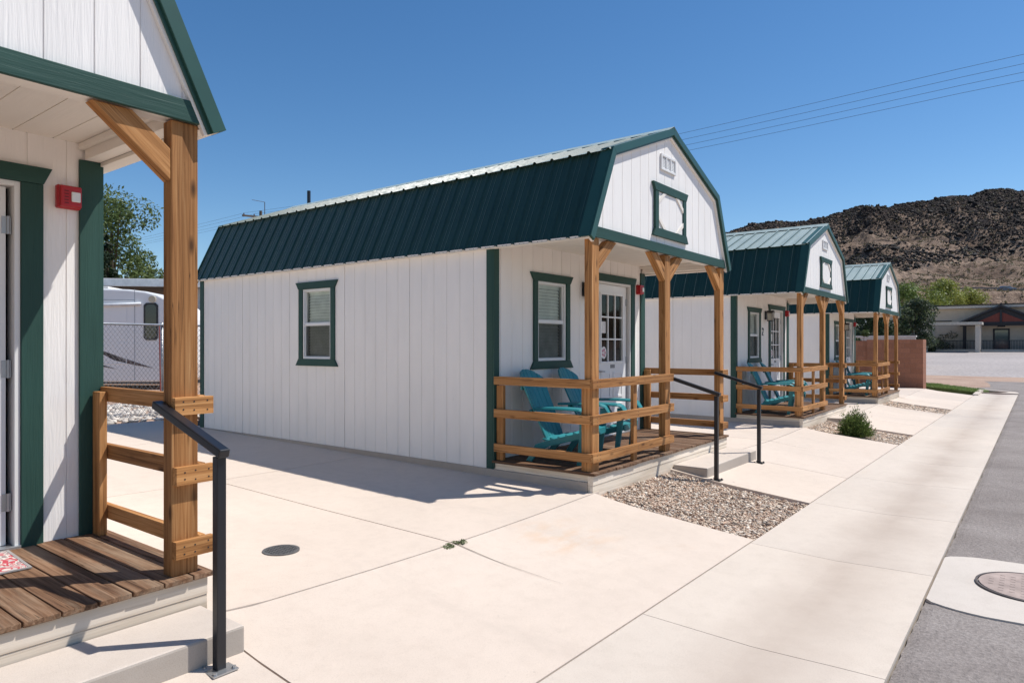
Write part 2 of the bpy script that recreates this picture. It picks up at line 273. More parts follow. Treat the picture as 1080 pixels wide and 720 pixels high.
# ------------------------------------------------------------------ mesh builder
class MB:
    def __init__(s): s.v = []; s.f = []; s.m = []; s.g = []; s.c = []; s.off = Vector((random.uniform(-9, 9), random.uniform(-9, 9), random.uniform(-9, 9)))
    def newoff(s): s.off = Vector((random.uniform(-9, 9), random.uniform(-9, 9), random.uniform(-9, 9)))
    def add(s, vs, fs, mi=0, g=None, c=None):
        n = len(s.v); s.v += [tuple(p) for p in vs]
        s.g += [tuple(Vector(q) + s.off) for q in (g if g else vs)]
        s.c += [c or (1, 1, 1)] * len(vs)
        s.f += [tuple(i + n for i in f) for f in fs]; s.m += [mi] * len(fs)
        return s
    BF = [(0, 3, 2, 1), (4, 5, 6, 7), (0, 1, 5, 4), (1, 2, 6, 5), (2, 3, 7, 6), (3, 0, 4, 7)]
    def box(s, x0, x1, y0, y1, z0, z1, mi=0, along='auto'):
        vs = [(x0, y0, z0), (x1, y0, z0), (x1, y1, z0), (x0, y1, z0), (x0, y0, z1), (x1, y0, z1), (x1, y1, z1), (x0, y1, z1)]
        d = (abs(x1 - x0), abs(y1 - y0), abs(z1 - z0)); a = 'xyz'.index(along) if along != 'auto' else d.index(max(d))
        o = [a] + [i for i in range(3) if i != a]; s.newoff()
        return s.add(vs, s.BF, mi, [(p[o[0]], p[o[1]], p[o[2]]) for p in vs])
    def bar(s, p, q, w, h, up=(0, 0, 1), mi=0):
        p, q = Vector(p), Vector(q); d = (q - p); L = d.length; d.normalize(); up = Vector(up)
        a = d.cross(up).normalized(); b = a.cross(d).normalized(); vs = []; g = []
        for t, o in ((0, p), (L, q)):
            for sa, sb in ((-1, -1), (1, -1), (1, 1), (-1, 1)):
                vs.append(o + a * sa * w / 2 + b * sb * h / 2); g.append((t, sa * w / 2, sb * h / 2))
        s.newoff(); return s.add(vs, [(0, 1, 2, 3), (7, 6, 5, 4), (0, 4, 5, 1), (1, 5, 6, 2), (2, 6, 7, 3), (3, 7, 4, 0)], mi, g)
    def prism(s, poly, f, t0, t1, mi=0, along=0):
        """poly of (a,b); f(a,b,t)->xyz"""
        n = len(poly); vs = [f(a, b, t0) for a, b in poly] + [f(a, b, t1) for a, b in poly]
        g = [(p[along], p[1 - along], 0) for p in poly] + [(p[along], p[1 - along], t1 - t0) for p in poly]
        fs = [tuple(range(n))[::-1], tuple(range(n, 2 * n))] + [(i, (i + 1) % n, n + (i + 1) % n, n + i) for i in range(n)]
        s.newoff(); return s.add(vs, fs, mi, g)
    def tube(s, pts, r, n=8, mi=0, cap=True):
        pts = [Vector(p) for p in pts]; rs = r if isinstance(r, (list, tuple)) else [r] * len(pts); vs = []; g = []; L = 0
        for i, p in enumerate(pts):
            d = (pts[min(i + 1, len(pts) - 1)] - pts[max(i - 1, 0)]).normalized()
            u = Vector((0, 0, 1)) if abs(d.z) < .9 else Vector((1, 0, 0)); a = d.cross(u).normalized(); b = d.cross(a)
            if i: L += (p - pts[i - 1]).length
            for k in range(n):
                t = 2 * math.pi * k / n; vs.append(p + (a * math.cos(t) + b * math.sin(t)) * rs[i]); g.append((L, rs[i] * math.cos(t), rs[i] * math.sin(t)))
        fs = []
        for i in range(len(pts) - 1):
            for k in range(n): fs.append((i * n + k, i * n + (k + 1) % n, (i + 1) * n + (k + 1) % n, (i + 1) * n + k))
        if cap: fs += [tuple(range(n))[::-1], tuple(range(len(vs) - n, len(vs)))]
        return s.add(vs, fs, mi, g)
    def build(s, name, mats, parent=None, bevel=0, smooth=False):
        me = bpy.data.meshes.new(name); me.from_pydata(s.v, [], s.f)
        for m in (mats if isinstance(mats, (list, tuple)) else [mats]): me.materials.append(m)
        if any(s.m): me.polygons.foreach_set('material_index', s.m)
        a = me.attributes.new('gco', 'FLOAT_VECTOR', 'POINT'); a.data.foreach_set('vector', np.array(s.g, dtype=np.float32).ravel())
        c = me.attributes.new('tint', 'FLOAT_COLOR', 'POINT'); cc = np.ones((len(s.c), 4), np.float32); cc[:, :3] = s.c; c.data.foreach_set('color', cc.ravel())
        if smooth: me.polygons.foreach_set('use_smooth', [True] * len(me.polygons))
        me.validate(); me.update()
        o = bpy.data.objects.new(name, me); col.objects.link(o)
        if parent: o.parent = parent
        if bevel:
            b = o.modifiers.new('bevel', 'BEVEL'); b.width = bevel; b.segments = 2; b.limit_method = 'ANGLE'; b.angle_limit = R(40)
        return o
def fast_mesh(name, V, F, mat, parent=None, tint=None, smooth=False):
    me = bpy.data.meshes.new(name); V = np.asarray(V, np.float32); F = np.asarray(F, np.int32)
    me.vertices.add(len(V)); me.vertices.foreach_set('co', V.ravel()); k = F.shape[1]
    me.loops.add(F.size); me.loops.foreach_set('vertex_index', F.ravel())
    me.polygons.add(len(F)); me.polygons.foreach_set('loop_start', np.arange(0, F.size, k, dtype=np.int32))
    me.materials.append(mat)
    if tint is not None:
        c = me.attributes.new('tint', 'FLOAT_COLOR', 'POINT'); cc = np.ones((len(V), 4), np.float32); cc[:, :3] = tint; c.data.foreach_set('color', cc.ravel())
    me.update(calc_edges=True); me.validate()
    if smooth: me.polygons.foreach_set('use_smooth', [True] * len(me.polygons))
    o = bpy.data.objects.new(name, me); col.objects.link(o)
    if parent: o.parent = parent
    return o
def tag(o, label=None, cat=None, group=None, kind=None):
    if label: o['label'] = label
    if cat: o['category'] = cat
    if group: o['group'] = group
    if kind: o['kind'] = kind
    return o
def empty(name, loc=(0, 0, 0), rz=0):
    o = bpy.data.objects.new(name, None); col.objects.link(o); o.location = loc; o.rotation_euler = (0, 0, rz); o.empty_display_size = .2; return o
def copy_tree(o, parent=None):
    c = o.copy(); col.objects.link(c)
    if parent: c.parent = parent
    for ch in list(o.children): copy_tree(ch, c)
    return c
def strip_part(root, names):
    for ch in list(root.children_recursive):
        if ch.name.split('.')[0] in names: bpy.data.objects.remove(ch)
def dirpt(u, d, z=0.):
    r = (u - 540) / FPX * d
    return Vector((d * CT + r * ST, d * ST - r * CT, z))
def zat(v, d): return CH + (V0 - v) / FPX * d

# ------------------------------------------------------------------ terrain
SP = 7.491; X0, YF = 5.743, 3.43
def interp(x, pts): return float(np.interp(x, [p[0] for p in pts], [p[1] for p in pts]))
SX = [(-60, .5), (-20, .25), (-8, .1416), (33, -.281), (40, -.33), (50, -.40), (92, .80), (140, 1.6), (400, 4)]
PY = [(-60, -.3), (-8, -.2), (.45, -.205), (.62, -.195), (1.2, -.212), (1.87, -.19), (3.0, -.075), (3.43, 0), (10.9, .085), (14, .1), (60, .5)]
def H(X, Y):
    z = interp(X, SX); p = interp(Y, PY)
    if X > 34: p = p * max(0, 1 - (X - 34) / 14) + (-.1) * min(1, (X - 34) / 14)
    t = ((X - 1.81) % SP) / 3.9
    if t < 1 and -10 < X < 30:
        dip = -.034 * math.sin(math.pi * t) - .02 * (1 - t)
        p += dip * min(1, max(0, (Y - 1.87) / 1.5)) * min(1, max(0, (11 - Y) / 6))
    return z + p
def grid_sheet(name, x0, x1, y0, y1, mat, dz=0, step=.4, skirt=0, hfun=None, label=None):
    hf = hfun or H; nx = max(2, int(math.ceil((x1 - x0) / step)) + 1); ny = max(2, int(math.ceil((y1 - y0) / step)) + 1)
    xs = np.linspace(x0, x1, nx); ys = np.linspace(y0, y1, ny); mb = MB()
    V = [(x, y, hf(x, y) + dz) for y in ys for x in xs]
    F = [(j * nx + i, j * nx + i + 1, (j + 1) * nx + i + 1, (j + 1) * nx + i) for j in range(ny - 1) for i in range(nx - 1)]
    if skirt:
        loop = [i for i in range(nx)] + [j * nx + nx - 1 for j in range(1, ny)] + [(ny - 1) * nx + i for i in range(nx - 2, -1, -1)] + [j * nx for j in range(ny - 2, 0, -1)]
        n = len(V); V += [(V[i][0], V[i][1], V[i][2] - skirt) for i in loop]; L = len(loop)
        F += [(loop[k], n + k, n + (k + 1) % L, loop[(k + 1) % L]) for k in range(L)]
        # tiny rounded arris: pull the top edge in is not needed at this size
    mb.add(V, F); o = mb.build(name, mat); o['kind'] = 'structure'; return o
# base ground to the horizon
gx = np.unique(np.concatenate([np.array([-900, -400, -150, -60, -30]), np.arange(-12, 34, 1.0), np.arange(34, 100, 2.), np.array([110, 130, 160, 220, 300, 420, 700, 1400])]))
gy = np.unique(np.concatenate([np.array([-900, -400, -150, -60, -30, -15, -8, -4, -2]), np.arange(-1, 12, .8), np.array([12.42, 12.6, 13, 14, 16, 20, 30, 45, 60, 90, 140, 200, 300, 600, 1400])]))
def HG(X, Y):
    z = H(max(-60, min(400, X)), max(-60, min(60, Y)))
    if Y < 12.5 and X < 40: z -= .11 * min(1, max(0, (12.5 - Y) / .1)) * min(1, max(0, (38 - X) / 4))
    return z
nx, ny = len(gx), len(gy)
V = [(x, y, HG(x, y)) for y in gy for x in gx]; F = [(j * nx + i, j * nx + i + 1, (j + 1) * nx + i + 1, (j + 1) * nx + i) for j in range(ny - 1) for i in range(nx - 1)]
g = MB(); g.add(V, F); tag(g.build('ground', M['dirt']), kind='structure')
# dark soil under the concrete joints
grid_sheet('soil', -7, 31, .35, 12.4, M['soil'], -.055, .5)
J = .0058   # half a joint
for k in range(0, 5):
    a = 1.80 + SP * (k - 1); m = a + 1.92; b = 5.74 + SP * (k - 1)
    if k == 4:
        for (p, q) in ((a, a + 2.2), (a + 2.2, 28.6), (28.6, 30.8)):
            for (r0, r1) in ((1.87, 3.43), (3.43, 7)):
                grid_sheet('concrete_pad', p + J, q - J, r0 + J, r1 - J, M['concrete'], 0, .4, .07)
        continue
    grid_sheet('concrete_pad', a + J, b - J, 1.87 + J, 3.41 - J, M['concrete'], 0, .3, .07)
    mb = MB(); yy = np.linspace(3.40, 2.45, 9)
    for y0_, y1_ in zip(yy[:-1], yy[1:]):
        wj = .0042 * max(.15, (y0_ - 2.4)); mb.add([(m - wj, y0_, H(m, y0_) + .006), (m + wj, y0_, H(m, y0_) + .006), (m + wj * .8, y1_, H(m, y1_) + .006), (m - wj * .8, y1_, H(m, y1_) + .006)], [(0, 1, 2, 3)])
    tag(mb.build('joint', M['soil']), kind='structure')
    for (p, q) in ((a, m), (m, b)):
        for (r0, r1) in ((3.41, 6.75), (6.75, 9.7), (9.7, 12.4)):
            if q == b and r0 > 3: q = b + .1
            grid_sheet('concrete_pad', p + J, q - J, r0 + J, r1 - J, M['concrete'], 0, .4, .07)
for k in range(0, 4):   # pads in front of the steps
    x = 7.50 + SP * (k - 1)
    grid_sheet('concrete_pad', x + J, x + 1.791 - J, 1.87 + J, 3.5, M['concrete'], 0, .4, .07)
x = 5.63 - 1.93 * 8
while x + 1.93 < 33.2:
    grid_sheet('sidewalk', x + J * .45, x + 1.93 - J * .45, .58, 1.87 - J, M['walk'], 0, .25, .09); x += 1.93
# curved end of the walk
mb = MB(); pts = [(33.1, 1.87), (33.1, .58)] + [(33.6 + 2.0 * math.sin(t), 2.35 - 1.77 * math.cos(t)) for t in np.linspace(0, math.pi / 2, 9)] + [(35.6, 3.6), (35.35, 3.6)] + [(33.6 + 1.75 * math.sin(t), 2.35 - 1.52 * math.cos(t)) for t in np.linspace(math.pi / 2, 0.3, 8)] + [(33.6, 1.2)]
mb.prism(pts, lambda a, b, t: (a, b, H(a, b) + t), -.1, .02); tag(mb.build('curb', M['walk']), kind='structure')
# road
def road_edge(x): return .570 + .009 * mnoise.noise(Vector((x * 2.2, 0, 0))) + .006 * mnoise.noise(Vector((x * 9, 3, 0))) + .003 * mnoise.noise(Vector((x * 31, 7, 0)))
xs = np.concatenate([np.arange(-3, 14, .03), np.arange(14, 44, .12)]); ys = [0, 1, 2, 3, 4, 5]
V = []; F = []
for x in xs:
    e = road_edge(x)
    if x > 33.2: e = interp(x, [(33.2, .575), (34.6, 1.0), (35.6, 2.3), (37, 3.4), (44, 5)])
    for t in (0, .06, .4, 1.2, 3, 8.5): V.append((x, e - t, H(x, .4) - .004 - (.0 if t else .012) + .01 * min(t, 2)))
n = 6
for i in range(len(xs) - 1):
    for j in range(n - 1): F.append((i * n + j, i * n + j + 1, (i + 1) * n + j + 1, (i + 1) * n + j))
mb = MB(); mb.add(V, F); tag(mb.build('road', M['asphalt']), kind='structure')
# manhole collar and cover
cx, cy = 5.66, .03; pts = []
for t in np.linspace(0, 2 * math.pi, 64, endpoint=False):
    c_, s_ = math.cos(t), math.sin(t); r = .70 / (abs(c_) ** 3.2 + abs(s_) ** 3.2) ** (1 / 3.2) * (1 + .012 * math.sin(5 * t) + .01 * mnoise.noise(Vector((c_ * 5, s_ * 5, 0))))
    pts.append((cx + r * c_, min(cy + r * s_, .565)))
mb = MB(); mb.prism(pts, lambda a, b, t: (a, b, H(a, .4) + .000 + t + .012 * min(.55 - b, 1)), -.05, .006); tag(mb.build('concrete_collar', M['collar']), kind='structure')
root = empty('manhole_cover', (cx + .06, cy - .02, H(cx, .4) + .013)); tag(root, 'round iron manhole cover set in a pale concrete collar in the road', 'manhole cover')
mz = plain('rusty_iron', (.37, .29, .255), .85, .3, .0, .2, 8)
mb = MB(); mb.prism([(.31 * math.cos(t), .31 * math.sin(t)) for t in np.linspace(0, 2 * math.pi, 48, endpoint=False)], lambda a, b, t: (a, b, t), -.02, .010)
for i in range(-4, 5):
    for j in range(-4, 5):
        if (i * i + j * j) < 19: mb.box(i * .06 - .014, i * .06 + .014, j * .06 - .014, j * .06 + .014, .0102, .0118)
mb.build('lid', mz, root)
mb = MB(); n = 48; V = []; F = []
for r_, z_ in ((.318, -.02), (.318, .0095), (.332, .0095), (.334, -.02)):
    V += [(r_ * math.cos(2 * math.pi * k / n), r_ * math.sin(2 * math.pi * k / n), z_) for k in range(n)]
for q in range(3): F += [(q * n + k, q * n + (k + 1) % n, (q + 1) * n + (k + 1) % n, (q + 1) * n + k) for k in range(n)]
mb.add(V, F); mb.build('ring', plain('dark_iron', (.10, .085, .08), .7, .4, .3, .2, 30), root)
# drain grate in the pad
dx, dy = 2.78, 4.18; root = empty('drain_grate', (dx, dy, H(dx, dy))); tag(root, 'small round dark drain grate set flush in the driveway concrete', 'drain')
mb = MB(); mb.prism([(.115 * math.cos(t), .115 * math.sin(t)) for t in np.linspace(0, 2 * math.pi, 40, endpoint=False)], lambda a, b, t: (a, b, t), -.02, .004); mb.build('base', M['dark'], root)
mb = MB()
for i in range(-4, 5):
    L = math.sqrt(max(0, .108 ** 2 - (i * .025) ** 2))
    mb.box(i * .025 - .004, i * .025 + .004, -L, L, .0042, .008)
    mb.box(-L, L, i * .025 - .004, i * .025 + .004, .0044, .0086)
n = 40; V = []; F = []
for r_, z_ in ((.106, .004), (.106, .009), (.125, .009), (.125, -.01)): V += [(r_ * math.cos(2 * math.pi * k / n), r_ * math.sin(2 * math.pi * k / n), z_) for k in range(n)]
for q in range(3): F += [(q * n + k, q * n + (k + 1) % n, (q + 1) * n + (k + 1) % n, (q + 1) * n + k) for k in range(n)]
mb.add(V, F); mb.build('grid', plain('grate_iron', (.13, .125, .12), .6, .4, .2, .2, 30), root)

# icosphere template for stones
def ico():
    t = (1 + 5 ** .5) / 2; v = np.array([(-1, t, 0), (1, t, 0), (-1, -t, 0), (1, -t, 0), (0, -1, t), (0, 1, t), (0, -1, -t), (0, 1, -t), (t, 0, -1), (t, 0, 1), (-t, 0, -1), (-t, 0, 1)], float)
    f = np.array([(0, 11, 5), (0, 5, 1), (0, 1, 7), (0, 7, 10), (0, 10, 11), (1, 5, 9), (5, 11, 4), (11, 10, 2), (10, 7, 6), (7, 1, 8), (3, 9, 4), (3, 4, 2), (3, 2, 6), (3, 6, 8), (3, 8, 9), (4, 9, 5), (2, 4, 11), (6, 2, 10), (8, 6, 7), (9, 8, 1)])
    return v / np.linalg.norm(v[0]), f
IV, IF = ico()
def stones(name, pos, size, tints, mat, flat=.6, smooth=False):
    n = len(pos); jit = rng.uniform(.55, 1.3, (n, 12, 1)); V = IV[None] * jit
    sc3 = np.stack([rng.uniform(.8, 1.35, n), rng.uniform(.7, 1.1, n), rng.uniform(flat * .7, flat * 1.3, n)], 1); V = V * sc3[:, None]
    a = rng.uniform(0, 2 * np.pi, n); b = rng.uniform(-.6, .6, n); ca, sa, cb, sb = np.cos(a)[:, None], np.sin(a)[:, None], np.cos(b)[:, None], np.sin(b)[:, None]
    x, y, z = V[..., 0].copy(), V[..., 1].copy(), V[..., 2].copy(); y, z = y * cb - z * sb, y * sb + z * cb
    x, y = x * ca - y * sa, x * sa + y * ca
    V = np.stack([x, y, z], -1) * np.asarray(size).reshape(-1, 1, 1) + np.asarray(pos)[:, None]
    F = (IF[None] + (np.arange(n) * 12)[:, None, None]).reshape(-1, 3); T = np.repeat(tints, 12, 0)
    return fast_mesh(name, V.reshape(-1, 3), F, mat, None, T, smooth)
PAL = np.array([(.60, .50, .40), (.52, .40, .31), (.68, .61, .53), (.42, .33, .26), (.36, .33, .30), (.57, .45, .36), (.72, .66, .58), (.24, .20, .17), (.58, .43, .33), (.64, .55, .45)])
for k, n, s in ((1, 9000, .0112), (2, 5000, .015), (3, 2600, .02), (0, 900, .02)):
    xa = 5.745 + SP * (k - 1); xb = 7.50 + SP * (k - 1)
    X = rng.uniform(xa + .015, xb - .015, n); Y = rng.uniform(1.885, 3.40, n)
    Z = np.array([H(x, y) for x, y in zip(X, Y)]) - .036 + rng.uniform(-.005, .012, n) + .012 * np.array([mnoise.noise(Vector((x * 3, y * 3, k))) for x, y in zip(X, Y)])
    tag(stones('gravel', np.stack([X, Y, Z], 1), rng.lognormal(0, .3, n) * s, (PAL * np.array([1.1, 1.04, .98]))[rng.integers(0, len(PAL), n)] * rng.uniform(.75, 1.1, (n, 1)), M['stone']), ['', 'tan landscaping gravel in front of the nearest full cabin', 'gravel bed around the green shrub', 'narrow gravel bed in front of the farthest cabin'][k] or 'tan gravel bed beside the nearest porch', 'gravel', None, 'stuff')
    grid_sheet('gravel_bed', xa + .002, xb - .002, 1.875, 3.42, M['dirt'], -.043, .3)

# ------------------------------------------------------------------ siding helper
def siding(mb, f, s0, s1, zb, zt, holes=(), first=None, pitch=.2033, panels=True, breaks=(), groove=.009, depth=.006):
    """f(s,z,n)->xyz with n outward; zb/zt number or function"""
    ztf = zt if callable(zt) else (lambda s: zt); zbf = zb if callable(zb) else (lambda s: zb)
    gs = []; x = (s0 if first is None else first); k = 0
    while x < s1 - .02:
        if x > s0 + .02: gs.append((x, k % 6 == 0 and panels))
        x += pitch; k += 1
    cuts = {s0, s1} | set(b for b in breaks if s0 < b < s1)
    gw = lambda deep: groove * (1.35 if deep else .85)
    for a, deep in gs: cuts |= {a - gw(deep) / 2, a + gw(deep) / 2}
    for h in holes: cuts |= {h[0], h[1]}
    cuts = sorted(c for c in cuts if s0 <= c <= s1)
    def dep(a, b):
        m = (a + b) / 2
        for x, deep in gs:
            if abs(m - x) < gw(deep) / 2: return -depth * (2.2 if deep else .8)
        return 0
    prev = None; mb.newoff()
    for a, b in zip(cuts[:-1], cuts[1:]):
        if b - a < 1e-5: continue
        d = dep(a, b); m = (a + b) / 2; segs = [(zbf, ztf)]
        hs = sorted([h for h in holes if h[0] < m < h[1]], key=lambda h: h[2])
        segs = []; lo = zbf
        for h in hs:
            segs.append((lo, (lambda s, q=h[2]: q))); lo = (lambda s, q=h[3]: q)
        segs.append((lo, ztf))
        for L, U in segs:
            if U(m) - L(m) < 1e-4: continue
            q = [(a, L(a)), (b, L(b)), (b, U(b)), (a, U(a))]
            mb.add([f(s, z, d) for s, z in q], [(0, 1, 2, 3)], 0, [(z, s, 0) for s, z in q])
            if prev is not None and abs(prev - d) > 1e-6:
                q = [(a, L(a), prev), (a, L(a), d), (a, U(a), d), (a, U(a), prev)]
                mb.add([f(*p) for p in q], [(0, 1, 2, 3)], 0, [(p[1], p[0], p[2]) for p in q])
        prev = d
    for h in holes:   # reveals
        for (p, q) in (((h[0], h[2]), (h[0], h[3])), ((h[1], h[2]), (h[1], h[3])), ((h[0], h[2]), (h[1], h[2])), ((h[0], h[3]), (h[1], h[3]))):
            mb.add([f(p[0], p[1], 0), f(q[0], q[1], 0), f(q[0], q[1], -.1), f(p[0], p[1], -.1)], [(0, 1, 2, 3)])
    return mb

# ------------------------------------------------------------------ cabin (local x from the left wall, y from the slab front, z from the slab foot)
WD = 3.558; PD = 1.25; LEN = 7.44
EAVE = (-.085, 2.475); BRK = (.357, 3.419); PEAK = (WD / 2, 3.955)
PROF = [EAVE, BRK, PEAK, (WD - BRK[0], BRK[1]), (WD - EAVE[0], EAVE[1])]
def prof_z(x, off=0): return interp(x, PROF) - off
def frame_ring(mb, f, a0, a1, b0, b1, w, t0, t1, mi=0):
    mb.prism([(a0, b0), (a0 + w, b0), (a0 + w, b1), (a0, b1)], f, t0, t1, mi, 1); mb.prism([(a1 - w, b0), (a1, b0), (a1, b1), (a1 - w, b1)], f, t0, t1, mi, 1)
    mb.prism([(a0 + w, b0), (a1 - w, b0), (a1 - w, b0 + w), (a0 + w, b0 + w)], f, t0, t1, mi); mb.prism([(a0 + w, b1 - w), (a1 - w, b1 - w), (a1 - w, b1), (a0 + w, b1)], f, t0, t1, mi)
def window(cab, f, a0, a1, b0, b1):
    """opening a0..a1 x b0..b1; f(a,b,n)"""
    root = empty('window'); root.parent = cab
    mb = MB(); t = .084; e = .065; n0, n1 = .001, .024
    mb.prism([(a0 - t, b0), (a0 - .002, b0), (a0 - .002, b1), (a0 - t, b1)], f, n0, n1, 0, 1); mb.prism([(a1 + .002, b0), (a1 + t, b0), (a1 + t, b1), (a1 + .002, b1)], f, n0, n1, 0, 1)
    mb.prism([(a0 - t, b1 + .001), (a1 + t, b1 + .001), (a1 + t + e, b1 + .098), (a0 - t - e, b1 + .098)], f, n0, n1 + .006)
    mb.prism([(a0 - t - e, b0 - .095), (a1 + t + e, b0 - .095), (a1 + t, b0 - .001), (a0 - t, b0 - .001)], f, n0, n1 + .006)
    mb.build('trim', M['green'], root, .003)
    mb = MB(); frame_ring(mb, f, a0 + .001, a1 - .001, b0 + .001, b1 - .001, .026, -.07, .008)
    mid = (b0 + b1) / 2; mb.prism([(a0 + .027, mid - .015), (a1 - .027, mid - .015), (a1 - .027, mid + .015), (a0 + .027, mid + .015)], f, -.05, -.008)
    frame_ring(mb, f, a0 + .028, a1 - .028, b0 + .028, mid - .016, .009, -.04, -.012); frame_ring(mb, f, a0 + .028, a1 - .028, mid + .016, b1 - .028, .009, -.05, -.02)
    mb.build('sash', M['vinyl'], root, .002)
    mb = MB(); q = [(a0 + .03, b0 + .03), (a1 - .03, b0 + .03), (a1 - .03, b1 - .03), (a0 + .03, b1 - .03)]
    nv = (Vector(f(1, 0, 0)) - Vector(f(0, 0, 0))).cross(Vector(f(0, 1, 0)) - Vector(f(0, 0, 0))); ori = (0, 1, 2, 3) if nv.dot(Vector(f(0, 0, 1)) - Vector(f(0, 0, 0))) > 0 else (3, 2, 1, 0)
    mb.add([f(a, b, -.035) for a, b in q], [ori]); mb.build('pane', M['glass'], root)
    mb = MB(); q = [(a0 + .03, b0 + .03), (a1 - .03, b0 + .03), (a1 - .03, mid - .016), (a0 + .03, mid - .016)]
    mb.add([f(a, b, -.016) for a, b in q], [(0, 1, 2, 3)]); mb.build('screen', M['screen'], root)
    mb = MB(); z = b0 + .03
    while z < b1 - .05:
        c0 = random.uniform(-.001, .001)
        mb.add([f(a0 + .04, z, -.071 + c0), f(a1 - .035, z, -.071), f(a1 - .035, z + .0395, -.088), f(a0 + .04, z + .0395 + c0, -.088)], [(0, 1, 2, 3)]); z += .04
    mb.prism([(a0 + .035, b1 - .06), (a1 - .035, b1 - .06), (a1 - .035, b1 - .03), (a0 + .035, b1 - .03)], f, -.095, -.065)
    mb.build('blind', M['blind'], root)
    mb = MB(); d = [f(a0, b0, -.1), f(a1, b0, -.1), f(a1, b1, -.1), f(a0, b1, -.1), f(a0, b0, -.5), f(a1, b0, -.5), f(a1, b1, -.5), f(a0, b1, -.5)]
    mb.add(d, [(4, 5, 6, 7), (0, 1, 5, 4), (1, 2, 6, 5), (2, 3, 7, 6), (3, 0, 4, 7)]); mb.build('recess', M['dark'], root)
    return root

def make_cabin():
    cab = empty('cabin')
    fl = lambda s, z, n: (-n, s, z)                      # left wall, s = y
    fr = lambda s, z, n: (WD + n, s, z)                  # right wall
    fp = lambda s, z, n: (s, PD - n, z)                  # porch wall
    fg = lambda s, z, n: (s, .014 - n, z)                # gable
    fb = lambda s, z, n: (s, LEN + n, z)                 # back
    W1 = (4.05, 4.67, 1.245, 2.205)                      # side window (y)
    W2 = (.808, 1.418, 1.245, 2.195)                     # porch window (x)
    DR = (2.185, 3.135, .19, 2.305)                      # door (x)
    sb = MB(); siding(sb, fl, PD + .085, LEN, .092, 2.55, [W1], PD + .085); sb.build('side_wall', M['siding'], cab)
    sb = MB(); siding(sb, fr, PD + .085, LEN, .092, 2.55, [], PD + .085); sb.build('side_wall', M['siding'], cab)
    sb = MB(); siding(sb, fp, .0, WD, .15, 2.60, [W2, DR], .12); sb.build('porch_wall', M['siding'], cab)
    top = lambda s: prof_z(s, .03)
    sb = MB(); siding(sb, fg, .02, WD - .02, 2.585, top, [], WD / 2 - .2033 * 8 + .06, breaks=(BRK[0], PEAK[0], WD - BRK[0])); sb.build('gable_wall', M['siding'], cab)
    sb = MB(); siding(sb, fb, .0, WD, .092, top, [], .1, breaks=(BRK[0], PEAK[0], WD - BRK[0])); sb.build('back_wall', M['siding'], cab)
    # corner trims (L of two boards)
    for x0, x1, xo, xi in ((-.018, .075, -.018, 0), (WD - .118, WD + .018, WD, WD + .018)):
        mb = MB(); mb.box(x0, x1, PD - .02, PD - .001, .10, 2.50); mb.box(xo, xi, PD + .0005, PD + .09, .08, 2.52)
        mb.build('corner_trim', M['green'], cab, .003)
    for xo, xi in ((-.018, 0), (WD, WD + .018)):
        mb = MB(); mb.box(xo, xi, LEN - .085, LEN + .016, .08, 2.5); mb.build('corner_trim', M['green'], cab, .003)
    # porch ceiling and beams
    sb = MB(); siding(sb, lambda s, z, n: (s, z, 2.60 - n), .0, WD, .137, PD, [], .05, .2033, False, groove=.007); sb.build('porch_ceiling', M['soffit'], cab)
    for x0, x1 in ((.0, .09), (WD - .09, WD)):
        mb = MB(); mb.box(x0, x1, .137, PD - .022, 2.50, 2.599)
        xx = x1 + .03 if x0 < 1 else x0 - .03; mb.box(min(xx, x1 if x0 < 1 else x0), max(xx, x1 if x0 < 1 else x0) - .0005, .137, PD - .002, 2.56, 2.598)
        mb.build('porch_beam', M['soffit'], cab, .003)
    mb = MB(); mb.box(.0, WD, .0145, .136, 2.502, 2.59); mb.build('porch_beam', M['soffit'], cab, .003)
    for x0, x1 in ((-.09, -.0005), (WD + .0005, WD + .09)):
        mb = MB(); mb.box(x0, x1, -.01, LEN + .02, 2.477, 2.4995); mb.build('eave_soffit', M['soffit'], cab)
    # green band under the gable
    mb = MB(); mb.box(-.045, WD + .045, -.012, .013, 2.494, 2.602); mb.build('gable_band', M['green'], cab, .003)
    # roof: ribbed sheets
    mb = MB(); ys0, ys1 = -.025, LEN + .05; nr = int((ys1 - ys0) / .2286) + 1
    prof = []; y = ys0
    for k in range(nr + 1):
        c = ys0 + .03 + k * .2286
        for dy, h in ((-.024, 0), (-.010, .019), (.010, .019), (.024, 0)):
            if ys0 <= c + dy <= ys1: prof.append((c + dy, h))
        for dy in (.085, .14):     # low stiffeners
            if c + dy + .012 < ys1: prof += [(c + dy - .008, 0), (c + dy, .003), (c + dy + .008, 0)]
    prof = [(ys0, 0)] + prof + [(ys1, 0)]
    def sheet(p, q, up):
        nrm = Vector((-(q[1] - p[1]), q[0] - p[0])); nrm.normalize()
        if nrm.y < 0: nrm = -nrm
        n = len(prof); V = []
        for pt in (p, q):
            for yy, h in prof: V.append((pt[0] + nrm.x * (h + up), yy, pt[1] + nrm.y * (h + up)))
        mb.add(V, [(i, i + 1, n + i + 1, n + i) for i in range(n - 1)])
    lerp = lambda a, b, t: (a[0] + (b[0] - a[0]) * t, a[1] + (b[1] - a[1]) * t)
    for s in (0, 1):
        fx = (lambda p: p) if s == 0 else (lambda p: (WD - p[0], p[1]))
        sheet(fx(lerp(EAVE, BRK, .002)), fx(BRK), .006); sheet(fx(lerp(PEAK, BRK, 1.035)), fx(PEAK), .012)
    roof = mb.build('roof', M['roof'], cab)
    sm = roof.modifiers.new('thickness', 'SOLIDIFY'); sm.thickness = .002; sm.offset = -1
    # flashings: ridge cap and break cap
    mb = MB()
